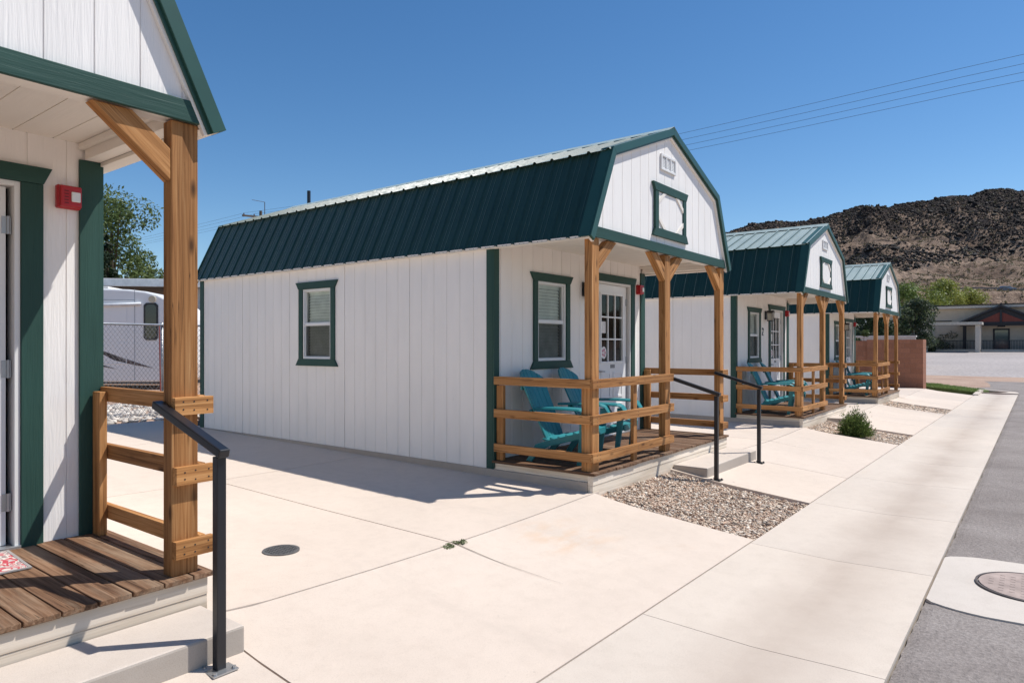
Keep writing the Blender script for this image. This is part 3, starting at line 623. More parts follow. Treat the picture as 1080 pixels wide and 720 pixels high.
    def cap(pts, ya, yb, th=.004):
        n = len(pts); V = [(a, ya, b) for a, b in pts] + [(a, yb, b) for a, b in pts] + [(a, ya, b - th) for a, b in pts] + [(a, yb, b - th) for a, b in pts]
        F = [(i, i + 1, n + i + 1, n + i) for i in range(n - 1)] + [(2 * n + i, 3 * n + i, 3 * n + i + 1, 2 * n + i + 1) for i in range(n - 1)]
        F += [(i, 2 * n + i, 2 * n + i + 1, i + 1) for i in range(n - 1)] + [(n + i, n + i + 1, 3 * n + i + 1, 3 * n + i) for i in range(n - 1)]
        F += [(0, n, 3 * n, 2 * n), (n - 1, 3 * n - 1, 4 * n - 1, 2 * n - 1)]
        mb.add(V, F)
    sl = (PEAK[1] - BRK[1]) / (PEAK[0] - BRK[0])
    cap([(PEAK[0] - .15, PEAK[1] - .15 * sl + .034), (PEAK[0] - .02, PEAK[1] + .040), (PEAK[0], PEAK[1] + .052), (PEAK[0] + .02, PEAK[1] + .040), (PEAK[0] + .15, PEAK[1] - .15 * sl + .034)], ys0 - .022, ys1 + .02)
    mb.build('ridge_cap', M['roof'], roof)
    # rake trims and white fascia
    def offs(d):   # profile shifted inwards (down) by d, roughly normal
        n1 = Vector((-(BRK[1] - EAVE[1]), BRK[0] - EAVE[0])).normalized(); n2 = Vector((-(PEAK[1] - BRK[1]), PEAK[0] - BRK[0])).normalized()
        e = (EAVE[0] - n1.x * d, EAVE[1] - n1.y * d); bis = (n1 + n2).normalized(); k = d / bis.dot(n1); bk = (BRK[0] - bis.x * k, BRK[1] - bis.y * k); pk = (PEAK[0], PEAK[1] - d / n2.y)
        return [e, bk, pk, (WD - bk[0], bk[1]), (WD - e[0], e[1])]
    for nm, o0, o1, t0, t1, mt, end in (('rake_trim', -.032, .046, -.046, -.026, 'rake', 0), ('rake_backing', -.02, .064, -.0255, -.0145, 'rake', 0), ('fascia', .03, .080, -.0140, .0135, 'soffit', 0)):
        A, B = offs(o0), offs(o1)
        for i in range(4):
            mb = MB(); q = [A[i], A[i + 1], B[i + 1], B[i]]
            mb.prism(q, lambda a, b, t: (a, t, b), t0, t1); mb.build(nm, M[mt], roof, .002)
    A, B = offs(-.032), offs(-.022)
    for i in range(4):
        mb = MB(); q = [A[i], A[i + 1], B[i + 1], B[i]]; mb.prism(q, lambda a, b, t: (a, t, b), -.0235, .10); mb.build('rake_cap', M['rake'], roof)
    A, B = offs(-.03), offs(.06)
    for i in range(4):
        mb = MB(); mb.prism([A[i], A[i + 1], B[i + 1], B[i]], lambda a, b, t: (a, t, b), LEN + .051, LEN + .07); mb.build('rake_trim', M['rake'], roof, .002)
    # gable vent
    root = empty('gable_vent'); root.parent = cab; a0, a1, b0, b1 = 1.52, 1.92, 3.46, 3.645
    mb = MB(); frame_ring(mb, fg, a0, a1, b0, b1, .025, .001, .022); w3 = (a1 - a0 - .05) / 3
    for i in (1, 2): mb.prism([(a0 + .025 + w3 * i - .012, b0 + .025), (a0 + .025 + w3 * i + .012, b0 + .025), (a0 + .025 + w3 * i + .012, b1 - .025), (a0 + .025 + w3 * i - .012, b1 - .025)], fg, .001, .02)
    mb.build('frame', M['whitetrim'], root, .002)
    mb = MB()
    z = b0 + .03
    while z < b1 - .035:
        mb.add([fg(a0 + .025, z, .0125), fg(a1 - .025, z, .0125), fg(a1 - .025, z + .0165, .007), fg(a0 + .025, z + .0165, .007)], [(0, 1, 2, 3)]); z += .017
    mb.build('louver', plain('vent_white', (.76, .76, .75), .7), root)
    # ornamental gable frame
    root = empty('gable_ornament'); root.parent = cab; a0, a1, b0, b1 = 1.345, 2.195, 2.77, 3.19
    mb = MB(); t = .085; mb.prism([(a0, b0), (a0 + t, b0), (a0 + t, b1), (a0, b1)], fg, .002, .032, 0, 1); mb.prism([(a1 - t, b0), (a1, b0), (a1, b1), (a1 - t, b1)], fg, .002, .032, 0, 1)
    mb.prism([(a0, b1 + .001), (a1, b1 + .001), (a1 + .055, b1 + .095), (a0 - .055, b1 + .095)], fg, .002, .036); mb.prism([(a0 - .055, b0 - .095), (a1 + .055, b0 - .095), (a1, b0 - .001), (a0, b0 - .001)], fg, .002, .036)
    mb.build('frame', M['green'], root, .003)
    mb = MB(); siding(mb, lambda s_, z_, n_: fg(s_, z_, n_ + .017), a0 + t + .001, a1 - t - .001, b0 + .001, b1 - .001, [], a0 + t + .1, .2033, False, groove=.006, depth=.004); mb.build('panel', M['siding'], root)
    L, Lz = .20, .15
    for sx, px in ((1, a0 + t + .001), (-1, a1 - t - .001)):
        for sz, pz in ((1, b0 + .001), (-1, b1 - .001)):
            mb = MB(); q = [(px, pz + sz * Lz), (px, pz + sz * (Lz - .055)), (px + sx * (L - .075), pz), (px + sx * L, pz)]
            mb.prism(q if sx * sz > 0 else q[::-1], fg, .0175, .030); mb.build('corner_block', M['soffit'], root, .0015)
    # windows and door
    window(cab, fl, *W1); window(cab, fp, *W2)
    door = empty('door'); door.parent = cab; a0, a1, b0, b1 = DR
    mb = MB(); t = .112
    mb.prism([(a0 - t, .17), (a0, .17), (a0, b1), (a0 - t, b1)], fp, .001, .024, 0, 1); mb.prism([(a1, .17), (a1 + t, .17), (a1 + t, b1), (a1, b1)], fp, .001, .024, 0, 1)
    mb.prism([(a0 - t, b1 + .001), (a1 + t, b1 + .001), (a1 + t + .045, b1 + .10), (a0 - t - .045, b1 + .10)], fp, .001, .03); mb.build('trim', M['green'], door, .003)
    mb = MB(); w_ = .03; mb.prism([(a0 + .001, b0), (a0 + w_, b0), (a0 + w_, b1 - .001), (a0 + .001, b1 - .001)], fp, -.11, .012, 0, 1); mb.prism([(a1 - w_, b0), (a1 - .001, b0), (a1 - .001, b1 - .001), (a1 - w_, b1 - .001)], fp, -.11, .012, 0, 1)
    mb.prism([(a0 + w_, b1 - w_), (a1 - w_, b1 - w_), (a1 - w_, b1 - .001), (a0 + w_, b1 - .001)], fp, -.11, .012); mb.build('jamb', M['whitetrim'], door, .002)
    mb = MB(); mb.prism([(a0 + .001, b0 - .03), (a1 - .001, b0 - .03), (a1 - .001, b0 + .012), (a0 + .001, b0 + .012)], fp, -.12, .03); mb.build('threshold', M['galv'], door, .002)
    L0, L1, D0, D1 = a0 + .034, a1 - .058, b0 + .014, b1 - .034
    G0, G1, K0, K1 = L0 + .14, L1 - .12, 1.21, 2.13
    mb = MB(); n0, n1 = -.075, -.035
    for q in ((L0, G0, D0, D1), (G1, L1, D0, D1), (G0, G1, D0, K0), (G0, G1, K1, D1)):
        mb.prism([(q[0], q[2]), (q[1], q[2]), (q[1], q[3]), (q[0], q[3])], fp, n0, n1, 0, 1)
    for i in (1, 2):
        x = G0 + (G1 - G0) * i / 3; mb.prism([(x - .011, K0), (x + .011, K0), (x + .011, K1), (x - .011, K1)], fp, -.06, -.032, 0, 1)
        z = K0 + (K1 - K0) * i / 3; mb.prism([(G0, z - .011), (G1, z - .011), (G1, z + .011), (G0, z + .011)], fp, -.061, -.033)
    frame_ring(mb, fp, G0 - .03, G1 + .03, K0 - .03, K1 + .03, .03, -.0349, -.022)
    for x0_ in (L0 + .13, L0 + .47):
        for zz in ((.34, .62), (.70, 1.06)): frame_ring(mb, fp, x0_, x0_ + .27, zz[0], zz[1], .03, -.0349, -.026)
    mb.build('door_leaf', M['vinyl'], door, .003)
    mb = MB(); mb.add([fp(G0, K0, -.05), fp(G1, K0, -.05), fp(G1, K1, -.05), fp(G0, K1, -.05)], [(0, 1, 2, 3)]); mb.build('pane', M['glass'], door)
    mb = MB(); d = [fp(a0 + .03, b0, -.11), fp(a1 - .03, b0, -.11), fp(a1 - .03, b1 - .03, -.11), fp(a0 + .03, b1 - .03, -.11), fp(a0 + .03, b0, -.8), fp(a1 - .03, b0, -.8), fp(a1 - .03, b1 - .03, -.8), fp(a0 + .03, b1 - .03, -.8)]
    mb.add(d, [(4, 5, 6, 7), (0, 1, 5, 4), (1, 2, 6, 5), (2, 3, 7, 6), (3, 0, 4, 7)]); mb.build('recess', M['dark'], door)
    for z in (.45, 1.22, 2.05):
        mb = MB(); mb.prism([(L1 - .022, z - .05), (L1 + .005, z - .05), (L1 + .005, z + .05), (L1 - .022, z + .05)], fp, -.0345, -.031); mb.prism([(L1 + .012, z - .05), (L1 + .024, z - .05), (L1 + .024, z + .05), (L1 + .012, z + .05)], fp, -.06, -.03)
        mb.tube([fp(L1 + .009, z - .052, -.027), fp(L1 + .009, z + .052, -.027)], .008, 8); mb.build('hinge', M['galv'], door)
    mb = MB(); mb.tube([fp(L0 + .06, 1.08, -.035), fp(L0 + .06, 1.08, .01)], .012, 10); mb.tube([fp(L0 + .06, 1.08, .012), fp(L0 + .16, 1.075, .016)], .010, 8); mb.build('handle', M['galv'], door, smooth=True)
    mb = MB(); mb.prism([(L0 + .40, 1.115), (L0 + .52, 1.115), (L0 + .52, 1.165), (L0 + .40, 1.165)], fp, -.0345, -.030); mb.build('door_plate', plain('grey_plate', (.22, .22, .22), .5), door)
    mb = MB(); mb.prism([(G0 + .03, 1.60), (G0 + .15, 1.60), (G0 + .15, 1.76), (G0 + .03, 1.76)], fp, -.049, -.047); mb.build('notice', M['paper'], door)
    mb = MB(); mb.prism([(G0 + .10 + .075 * math.cos(t), 1.33 + .085 * math.sin(t)) for t in np.linspace(0, 6.28, 20, endpoint=False)], fp, -.049, -.0475)
    for t in np.linspace(0, 6.28, 6)[:-1]: mb.prism([(G0 + .10 + .035 * math.cos(t) + .02 * math.cos(q), 1.33 + .04 * math.sin(t) + .02 * math.sin(q)) for q in np.linspace(0, 6.28, 10, endpoint=False)], fp, -.0474, -.0465, 1)
    mb.build('round_decal', [M['paper'], M['pink']], door)
    # deck, skirt
    mb = MB(); x = -.035; k = 0
    while x < WD + .03:
        x1 = min(x + .1405, WD + .05); dz = random.uniform(-.002, .002); e = random.uniform(-.006, .004)
        mb.box(x, x1, -.035 + e, PD - .002, .1605 + dz, .187 + dz, 0, 'y'); x = x1 + .007
    mb.build('deck', M['deck'], cab, .004)
    mb = MB(); mb.box(-.02, WD + .03, -.012, .05, .065, .1575); mb.box(-.02, WD + .03, -.008, .05, -.28, .0642); mb.build('skirt', M['skirt'], cab, .004)
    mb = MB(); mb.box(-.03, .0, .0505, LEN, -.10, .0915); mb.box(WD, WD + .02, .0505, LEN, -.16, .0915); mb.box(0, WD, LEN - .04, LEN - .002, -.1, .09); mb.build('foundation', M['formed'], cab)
    for x0 in (.001, WD - .05): mb = MB(); mb.box(x0, x0 + .049, .051, PD, .09, .158); mb.build('joist', M['skirt'], cab)
    # posts
    PX = ((.012, .15), (1.674, 1.812), (3.415, 3.553))
    for a, b in PX:
        mb = MB(); mb.box(a, b, .020, .107, .188, 2.4935); mb.build('post', M['cedar'], cab, .006)
    for px, s in ((PX[0][1], 1), (PX[1][0], -1), (PX[1][1], 1), (PX[2][0], -1)):
        mb = MB(); mb.prism([(px + s * .001, 2.185), (px + s * .365, 2.4925), (px + s * .185, 2.4925), (px + s * .001, 2.345)][::1 if s < 0 else -1], lambda a, b, t: (a, t, b), .024, .103)
        vs_ = mb.v; d = Vector((s * .365, 0, .307)).normalized(); mb.g = [tuple(Vector((Vector(p).dot(d), Vector(p).dot(Vector((d.z, 0, -d.x))), p[1])) + mb.off) for p in vs_]
        mb.build('brace', M['cedar'], cab, .005)
    # railings: 2x4 boards on the outside of the posts
    RZ = ((.285, .372), (.655, .745), (1.008, 1.097))
    for z0, z1 in RZ:
        e = random.uniform(-.008, .008)
        mb = MB(); mb.box(-.028, .0105, .0195, PD - .022, z0, z1); mb.build('side_rail', M['cedar'], cab, .004)
        mb = MB(); mb.box(-.03, 1.825 + e, -.0605, -.0215, z0, z1) if False else mb.box(-.028, 1.83 + e, -.021 + .002, .019, z0 + .001, z1 + .001)
        for sx_ in (.05, .11, .92, 1.71, 1.77):
            for zz in (z0 + .025, z1 - .025): zz += random.uniform(-.006, .006); mb.prism([(sx_ + .0045 * math.cos(q), zz + .0045 * math.sin(q)) for q in np.linspace(0, 6.283, 6, endpoint=False)], lambda a, b, t: (a, -.019 - t, b), -.001, .0012, 1)
        mb.build('front_rail', [M['cedar'], M['black']], cab)
        mb = MB(); mb.box(WD - .003, WD + .035, .021, PD - .022, z0, z1); mb.build('side_rail', M['cedar'], cab, .004)
        mb = MB(); mb.box(3.418 + e, 3.618 + e, -.019, .0195, z0 - .004, z1 - .004)
        for sx_ in (3.46 + e, 3.515 + e, 3.585 + e):
            for zz in (z0 + .022, z1 - .03): zz += random.uniform(-.006, .006); mb.prism([(sx_ + .0045 * math.cos(q), zz + .0045 * math.sin(q)) for q in np.linspace(0, 6.283, 6, endpoint=False)], lambda a, b, t: (a, -.019 - t, b), -.001, .0012, 1)
        mb.build('rail_stub', [M['cedar'], M['black']], cab)
    for x0 in (.0125,): 
        mb = MB(); mb.box(x0, x0 + .045, PD - .12, PD - .03, .188, 1.00); mb.build('rail_post', M['cedar'], cab, .004)
    mb = MB(); mb.box(WD - .05, WD - .0045, PD - .13, PD - .03, .188, 1.07); mb.build('rail_post', M['cedar'], cab, .004)
    mb = MB(); mb.box(.88, .965, .0205, .06, .188, 1.09); mb.build('baluster', M['cedar'], cab, .004)
    mb = MB(); mb.box(.02, .108, .1075, .146, .188, 1.08); mb.build('rail_post', M['cedar'], cab, .004)
    # fire alarm on the porch wall
    al = empty('fire_alarm'); al.parent = cab; ax, az = 3.38, 2.25
    mb = MB(); mb.prism([(ax - .068, az - .068), (ax + .06, az - .068), (ax + .06, az + .072), (ax - .068, az + .072)], fp, .001, .04); mb.prism([(ax - .06, az - .062), (ax + .055, az - .062), (ax + .055, az + .066), (ax - .06, az + .066)], fp, .04, .072)
    mb.build('housing', M['red'], al, .008)
    mb = MB(); mb.prism([(ax - .005, az - .03), (ax + .045, az - .03), (ax + .045, az + .03), (ax - .005, az + .03)], fp, .072, .082); mb.build('strobe', M['lens'], al, .006)
    mb = MB()
    for i in range(5): mb.prism([(ax - .04, az - .042 + i * .018), (ax - .018, az - .042 + i * .018), (ax - .018, az - .036 + i * .018), (ax - .04, az - .036 + i * .018)], fp, .0721, .074)
    mb.build('horn_slot', plain('dark_red', (.12, .006, .01), .6), al)
    # wall lantern left of the door
    la = empty('wall_lantern'); la.parent = cab; lx, lz = 1.86, 2.16
    mb = MB(); mb.prism([(lx - .05, lz - .09), (lx + .05, lz - .09), (lx + .05, lz + .09), (lx - .05, lz + .09)], fp, .001, .02); mb.tube([fp(lx, lz + .05, .02), fp(lx, lz + .09, .06), fp(lx, lz + .085, .11)], .009, 6)
    mb.prism([(lx - .07, lz + .05), (lx + .07, lz + .05), (lx + .03, lz + .10), (lx - .03, lz + .10)], fp, .04, .18); mb.box(lx - .06, lx + .06, PD - .17, PD - .05, lz - .13, lz - .115)
    for sx in (-1, 1):
        for yy in (.055, .165): mb.tube([fp(lx + sx * .055, lz - .12, yy), fp(lx + sx * .062, lz + .05, yy)], .006, 5)
    mb.build('frame', M['black'], la)
    mb = MB(); mb.box(lx - .05, lx + .05, PD - .16, PD - .06, lz - .114, lz + .045); mb.build('pane', plain('frosted_glass', (.45, .43, .38), .3, .6), la)
    return cab

def cab_loc(k): return (X0 + SP * (k - 1), YF, -.077 * (k - 1))
cab1 = make_cabin(); cab1.location = cab_loc(1)
mb = MB(); mb.tube([(PEAK[0] + .16, LEN - .2, PEAK[1] - .1), (PEAK[0] + .16, LEN - .2, PEAK[1] + .33)], .032, 12); mb.tube([(PEAK[0] + .16, LEN - .2, PEAK[1] - .06), (PEAK[0] + .16, LEN - .2, PEAK[1] + .05)], [.10, .04], 12)
cabins = {1: cab1}
for k in (0, 2, 3): cabins[k] = copy_tree(cab1); cabins[k].location = cab_loc(k)
mb.build('vent_pipe', M['black'], cab1)
LB = ['white cabin filling the left edge, nearest the camera, with a doormat on its deck',
      'white cabin with its whole side wall and window in view, between driveway and step',
      'white cabin with the shrub in front of its porch, second in from the far end',
      'farthest white cabin in the row, beside the red block wall']
for k in range(4):
    tag(cabins[k], LB[k], 'cabin', 'white cabins with green gambrel roofs')
# house number on the third cabin
mb = MB(); nx_, nz_ = 1.66, 1.80
pts = [(-.035, .045), (-.025, .07), (0, .08), (.028, .068), (.035, .04), (.02, .005), (-.015, -.04), (-.036, -.075), (.038, -.075)]
fpn = lambda a, b, n: (nx_ + a, PD - n, nz_ + b)
mb.tube([fpn(a, b, .008) for a, b in pts], .009, 6); mb.build('house_number', M['black'], cabins[2])

# ------------------------------------------------------------------ steps and handrails
def step(k, label):
    x = X0 + SP * (k - 1); z = -.077 * (k - 1)
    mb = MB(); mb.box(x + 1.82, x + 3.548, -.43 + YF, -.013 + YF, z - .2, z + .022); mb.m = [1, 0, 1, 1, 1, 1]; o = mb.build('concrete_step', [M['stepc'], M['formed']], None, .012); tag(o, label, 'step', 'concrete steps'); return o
step(0, 'concrete step below the deck of the cabin at the left edge'); step(1, 'concrete step beside the gravel bed, between two black handrails')
step(2, 'concrete step behind the green shrub, below the third porch'); 
def handrail(k, xl, yb, label, out=1):
    x = X0 + SP * (k - 1) + xl; z = -.077 * (k - 1); y = YF + yb; gz = H(x, y)
    root = empty('handrail', (x, y, gz)); tag(root, label, 'handrail', 'black steel handrails by the porch steps')
    b = z - gz; mb = MB(); mb.box(-.022, .022, -.022, .022, .006, b + .853); mb.build('upright', M['black'], root, .004)
    mb = MB(); mb.box(-.06, .06, -.06, .06, 0, .007); 
    for sx in (-1, 1):
        for sy in (-1, 1): mb.tube([(sx * .045, sy * .045, .006), (sx * .045, sy * .045, .018)], .009, 6)
    mb.build('base_plate', M['galv'] if k == 0 else M['black'], root)
    mb = MB(); mb.bar((0, .60, b + 1.058), (0, -.045, b + .868), .052, .04); mb.build('rail', M['black'], root, .006); return root
handrail(0, 3.385, -.49, 'black steel handrail in the foreground, bolted beside the nearest step')
handrail(1, 1.842, -.53, 'black steel handrail standing at the gravel side of the middle cabin\'s step')
handrail(1, 3.375, -.52, 'black steel handrail on the far side of the middle cabin\'s step')

# ------------------------------------------------------------------ adirondack chairs
def make_chair():
    root = empty('adirondack_chair'); W = .265
    def fan(i, n=6):   # slat i of the back
        return None
    # backrest: fanned slats in a leaning plane
    B0 = Vector((0, .14, .22)); U = Vector((0, .42, .91)).normalized(); N = Vector((0, -U.z, U.y))
    mb = MB(); n = 6; Lb = .84
    for i in range(n):
        c0 = -.195 + .078 * i; c1 = -.245 + .098 * i; w0 = .037; w1 = .0465
        edge = abs(i - 2.5) / 2.5; top = Lb - .11 * edge ** 2.2
        pl = [(c0 - w0, 0), (c0 + w0, 0)]
        t1 = lambda q: c0 + (c1 - c0) * q / Lb
        dome = lambda q: Lb - .13 * (abs(q) / .28) ** 2.3
        pr = [(t1(Lb) + w1 * e_, dome(t1(Lb) + w1 * e_) - (.006 if abs(e_) == 1 else 0)) for e_ in (1, .6, 0, -.6, -1)]
        bow = -.05 * (1 - ((i - 2.5) / 2.5) ** 2) 
        mb.prism(pl + pr, lambda a, b, t: tuple(B0 + U * b + Vector((a, 0, 0)) + N * (t + bow * 0 - .035 * ((a / .25) ** 2 - .5) * -1)), -.011, .011, 0, 1)
    mb.box(-.24, .24, .30, .335, .50, .55); mb.box(-.26, .26, .405, .43, .76, .81)
    mb.build('backrest', M['teal'], root, .006)
    mb = MB(); m = 6
    for i in range(m):
        t = i / (m - 1); y = .13 - .44 * t; z = .235 + .115 * t - .02 * math.sin(math.pi * t)
        mb.bar((-W + .005, y, z), (W - .005, y, z), .086, .022, (0, -.25, 1))
    mb.bar((-W + .005, -.355, .318), (W - .005, -.355, .318), .024, .075, (0, 0, 1)); mb.build('seat', M['teal'], root, .007)
    for s in (-1, 1):
        mb = MB(); x = s * (W + .013)
        pl = [(-.365, .352), (-.33, .352), (.10, .236), (.24, .185), (.345, .01), (.345, 0), (.28, 0), (.20, .11), (.08, .175), (-.365, .295)]
        mb.prism(pl[::s], lambda a, b, t: (x + t, a, b), -.0125, .0125); mb.build('rear_leg', M['teal'], root, .005)
        mb = MB(); pl = [(-.30, 0), (-.245, 0), (-.275, .3), (-.285, .545), (-.375, .545), (-.34, .3)]; x2 = s * (W + .042)
        mb.prism(pl[::s], lambda a, b, t: (x2 + t + s * .02 * b, a, b), -.0145, .0145); mb.build('front_leg', M['teal'], root, .006)
        mb = MB(); x3 = s * (W + .065); n_ = 14; V = []; ar = []
        for q in range(n_):
            t = q / (n_ - 1); y = .22 - .62 * t; z = .575 + .012 * math.sin(t * math.pi) - (.085 * max(0, (t - .86) / .14) ** 2); wd = .055 + .03 * min(1, t * 1.6) - (.018 * max(0, (t - .85) / .15)); ar.append((y, z, wd))
        for (y, z, wd) in ar: V += [(x3 - wd, y, z - .006), (x3 - wd * .8, y, z + .012), (x3 + wd * .8, y, z + .012), (x3 + wd, y, z - .006), (x3 + wd * .8, y, z - .014), (x3 - wd * .8, y, z - .014)]
        F = [(q * 6 + k, q * 6 + (k + 1) % 6, (q + 1) * 6 + (k + 1) % 6, (q + 1) * 6 + k) for q in range(n_ - 1) for k in range(6)] + [tuple(range(6))[::-1], tuple(range(len(V) - 6, len(V)))]
        mb.add(V, F); mb.build('armrest', M['teal'], root, .003)
    return root
ch0 = make_chair(); first = True
for k in (1, 2, 3):
    names = {1: 'the middle cabin with the side window', 2: 'the cabin behind the shrub', 3: 'the farthest cabin'}
    for q, (cx_, cy_, rz) in enumerate(((6.26, 4.08, R(11)), (7.02, 4.08, R(13)))):
        o = ch0 if first else copy_tree(ch0); first = False
        o.location = (cx_ + SP * (k - 1), cy_, .187 - .077 * (k - 1)); o.rotation_euler = (0, 0, rz)
        tag(o, ('teal adirondack chair by the left porch rail of ' if q == 0 else 'teal adirondack chair nearer the door of ') + names[k], 'chair', 'teal adirondack chairs on the porches')

# ------------------------------------------------------------------ doormat
root = empty('doormat', (.93, 4.42, .187 + .077 + .003), R(-3)); tag(root, 'red and grey patterned doormat on the deck of the nearest cabin', 'doormat')
def mat_mat():
    m, ns, ls, b = new_mat('printed_mat'); P = gco(ns, ls, (1, 1, 1))
    vo = ns.new('ShaderNodeTexVoronoi'); vo.inputs['Scale'].default_value = 14; ls.new(P, vo.inputs['Vector'])
    r = ramp(ns, [(0, (.5, .46, .44)), (.3, (.48, .06, .08)), (.45, (.6, .56, .5)), (.7, (.28, .2, .2)), (1, (.62, .3, .3))]); r.color_ramp.interpolation = 'CONSTANT'
    f = noise(ns, ls, P, 11, 2, .5, 1.5); ls.new(f, r.inputs[0]); e = r.color_ramp.elements
    for i, p in enumerate((0, .38, .47, .55, .64)): e[i].position = p
    ls.new(r.outputs[0], b.inputs['Base Color']); b.inputs['Roughness'].default_value = .95; bump(ns, ls, b, noise(ns, ls, P, 300, 2), .5, .002); return m
mb = MB(); mb.box(-.36, .36, -.21, .21, 0, .006, 0, 'x'); mb.build('pile', mat_mat(), root, .002)
mb = MB(); frame_ring(mb, lambda a, b, t: (a, b, t), -.375, .375, -.225, .225, .0145, 0, .007); mb.build('border', plain('grey_binding', (.3, .28, .27), .9), root)

# ------------------------------------------------------------------ plants
def leaf_cloud(centers, radii, n, size, c1, c2, up=.35, squash=.8, shell=.45):
    centers = np.asarray(centers, float); radii = np.asarray(radii, float); wts = radii ** 2 / (radii ** 2).sum()
    idx = rng.choice(len(centers), n, p=wts); d = rng.normal(size=(n, 3)); d /= np.linalg.norm(d, axis=1)[:, None]
    rr = radii[idx] * (shell + (1 - shell) * rng.uniform(0, 1, n) ** .6) * rng.uniform(.85, 1.15, n)
    P = centers[idx] + d * rr[:, None] * np.array([1, 1, squash])
    nrm = d * .5 + rng.normal(size=(n, 3)) * .6 + np.array([0, 0, up]); nrm /= np.linalg.norm(nrm, axis=1)[:, None]
    a = np.cross(nrm, rng.normal(size=(n, 3))); a /= np.linalg.norm(a, axis=1)[:, None]; b = np.cross(nrm, a)
    s = size * rng.uniform(.6, 1.3, n)[:, None]
    V = np.stack([P - a * s, P - b * s * .45 + nrm * s * .1, P + a * s, P + b * s * .45 + nrm * s * .1], 1)
    F = np.arange(n * 4).reshape(n, 4); t = rng.uniform(0, 1, (len(centers), 1))[idx] * .6 + rng.uniform(0, 1, (n, 1)) * .4
    T = np.asarray(c1) * (1 - t) + np.asarray(c2) * t
    return V.reshape(-1, 3), F, np.repeat(T, 4, 0)
def tree(name, loc, h, rx, label, cat, n=5000, leaf=.12, c1=(.03, .055, .012), c2=(.07, .11, .03), trunk=.3, clumps=22, low=.3, group=None, squash=.85, lean=0):
    root = empty(name, loc); tag(root, label, cat, group)
    cs = []; rs = []
    for i in range(clumps):
        t = random.uniform(low, 1); a = random.uniform(0, 6.283); prof = math.sin(math.pi * min(1, max(.12, (t - low) / (1 - low) * .86 + .14))) ** .6
        r = rx * prof * random.uniform(.25, .9); cs.append((r * math.cos(a) + lean * t, r * math.sin(a), h * t * .93)); rs.append(rx * random.uniform(.22, .42))
    V, F, T = leaf_cloud(cs, rs, n, leaf, c1, c2, squash=squash); fast_mesh('crown', V, F, M['leaf'], root, T)
    mb = MB(); mb.tube([(0, 0, -.3), (.05, .02, h * low * .6), (lean * .4, .05, h * .6), (lean * .8, 0, h * .85)], [trunk, trunk * .8, trunk * .45, trunk * .12], 8)
    for i in range(min(9, clumps)):
        c = Vector(cs[i]); b0 = Vector((lean * .3, .03, h * random.uniform(low * .6, .5))); mb.tube([b0, (b0 + c) / 2 + Vector((0, 0, .1 * h * .3)), c], [trunk * .35, trunk * .22, trunk * .06], 5)
    mb.build('trunk', M['bark'], root); return root
def shrub(name, loc, h, r, label, n=900, c1=(.035, .075, .015), c2=(.10, .17, .04), leaf=.035, cat='shrub', group=None):
    root = empty(name, loc); tag(root, label, cat, group); V = []; T = []; mb = MB()
    for i in range(n):
        a = random.uniform(0, 6.283); ct = random.uniform(.02, 1); tilt = math.acos(ct); L = random.uniform(.6, 1.0) * (1 + .18 * math.sin(3 * a + 1) * (1 - ct))
        L *= .86 + .3 * (.5 + .5 * mnoise.noise(Vector((math.cos(a) * 2.2, math.sin(a) * 2.2, ct * 2.5))))
        if random.random() < .10: L *= 1.22
        d = Vector((math.cos(a) * math.sin(tilt) * r, math.sin(a) * math.sin(tilt) * r, math.cos(tilt) * h * .98 + .02))
        if i % 14 == 0: mb.tube([(0, 0, 0), d * L * .5, d * L * .95], [.006, .004, .002], 4)
        for q in range(6):
            t = random.uniform(.45, 1); p = d * L * t + Vector((random.gauss(0, .015), random.gauss(0, .015), random.gauss(0, .012)))
            ax = (d.normalized() + Vector((random.gauss(0, .5), random.gauss(0, .5), random.gauss(.6, .4)))).normalized(); sd = ax.cross(Vector((random.gauss(0, 1), random.gauss(0, 1), random.gauss(0, 1)))).normalized(); s = leaf * random.uniform(.6, 1.3)
            V += [p, p + ax * s * .5 + sd * s * .17, p + ax * s, p + ax * s * .5 - sd * s * .17]
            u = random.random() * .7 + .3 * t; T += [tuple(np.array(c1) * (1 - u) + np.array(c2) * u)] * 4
    fast_mesh('foliage', np.array([tuple(v) for v in V]), np.arange(len(V)).reshape(-1, 4), M['leaf'], root, np.array(T)); mb.build('stem', M['bark'], root); return root
shrub('rosemary_shrub', (13.62, 2.62, H(13.6, 2.6) - .04), .49, .30, 'bushy green shrub growing in the gravel before the third porch', 1500, (.04, .075, .016), (.17, .23, .06), .042)
# tiny weed where the joints cross
root = empty('weed', (3.70, 3.40, H(3.7, 3.4) - .005)); tag(root, 'low green weed growing where the driveway joints cross', 'weed')
V, F, T = leaf_cloud([(random.uniform(-.11, .11), random.uniform(-.035, .035), .008) for _ in range(14)], [.03] * 14, 380, .009, (.13, .16, .07), (.26, .29, .15), squash=.25); fast_mesh('leaf', V, F, M['leaf'], root, T)
mb = MB(); 
for i in range(8): mb.tube([(0, 0, 0), (random.uniform(-.1, .1), random.uniform(-.035, .035), .01)], .002, 4)
mb.build('stem', M['bark'], root)

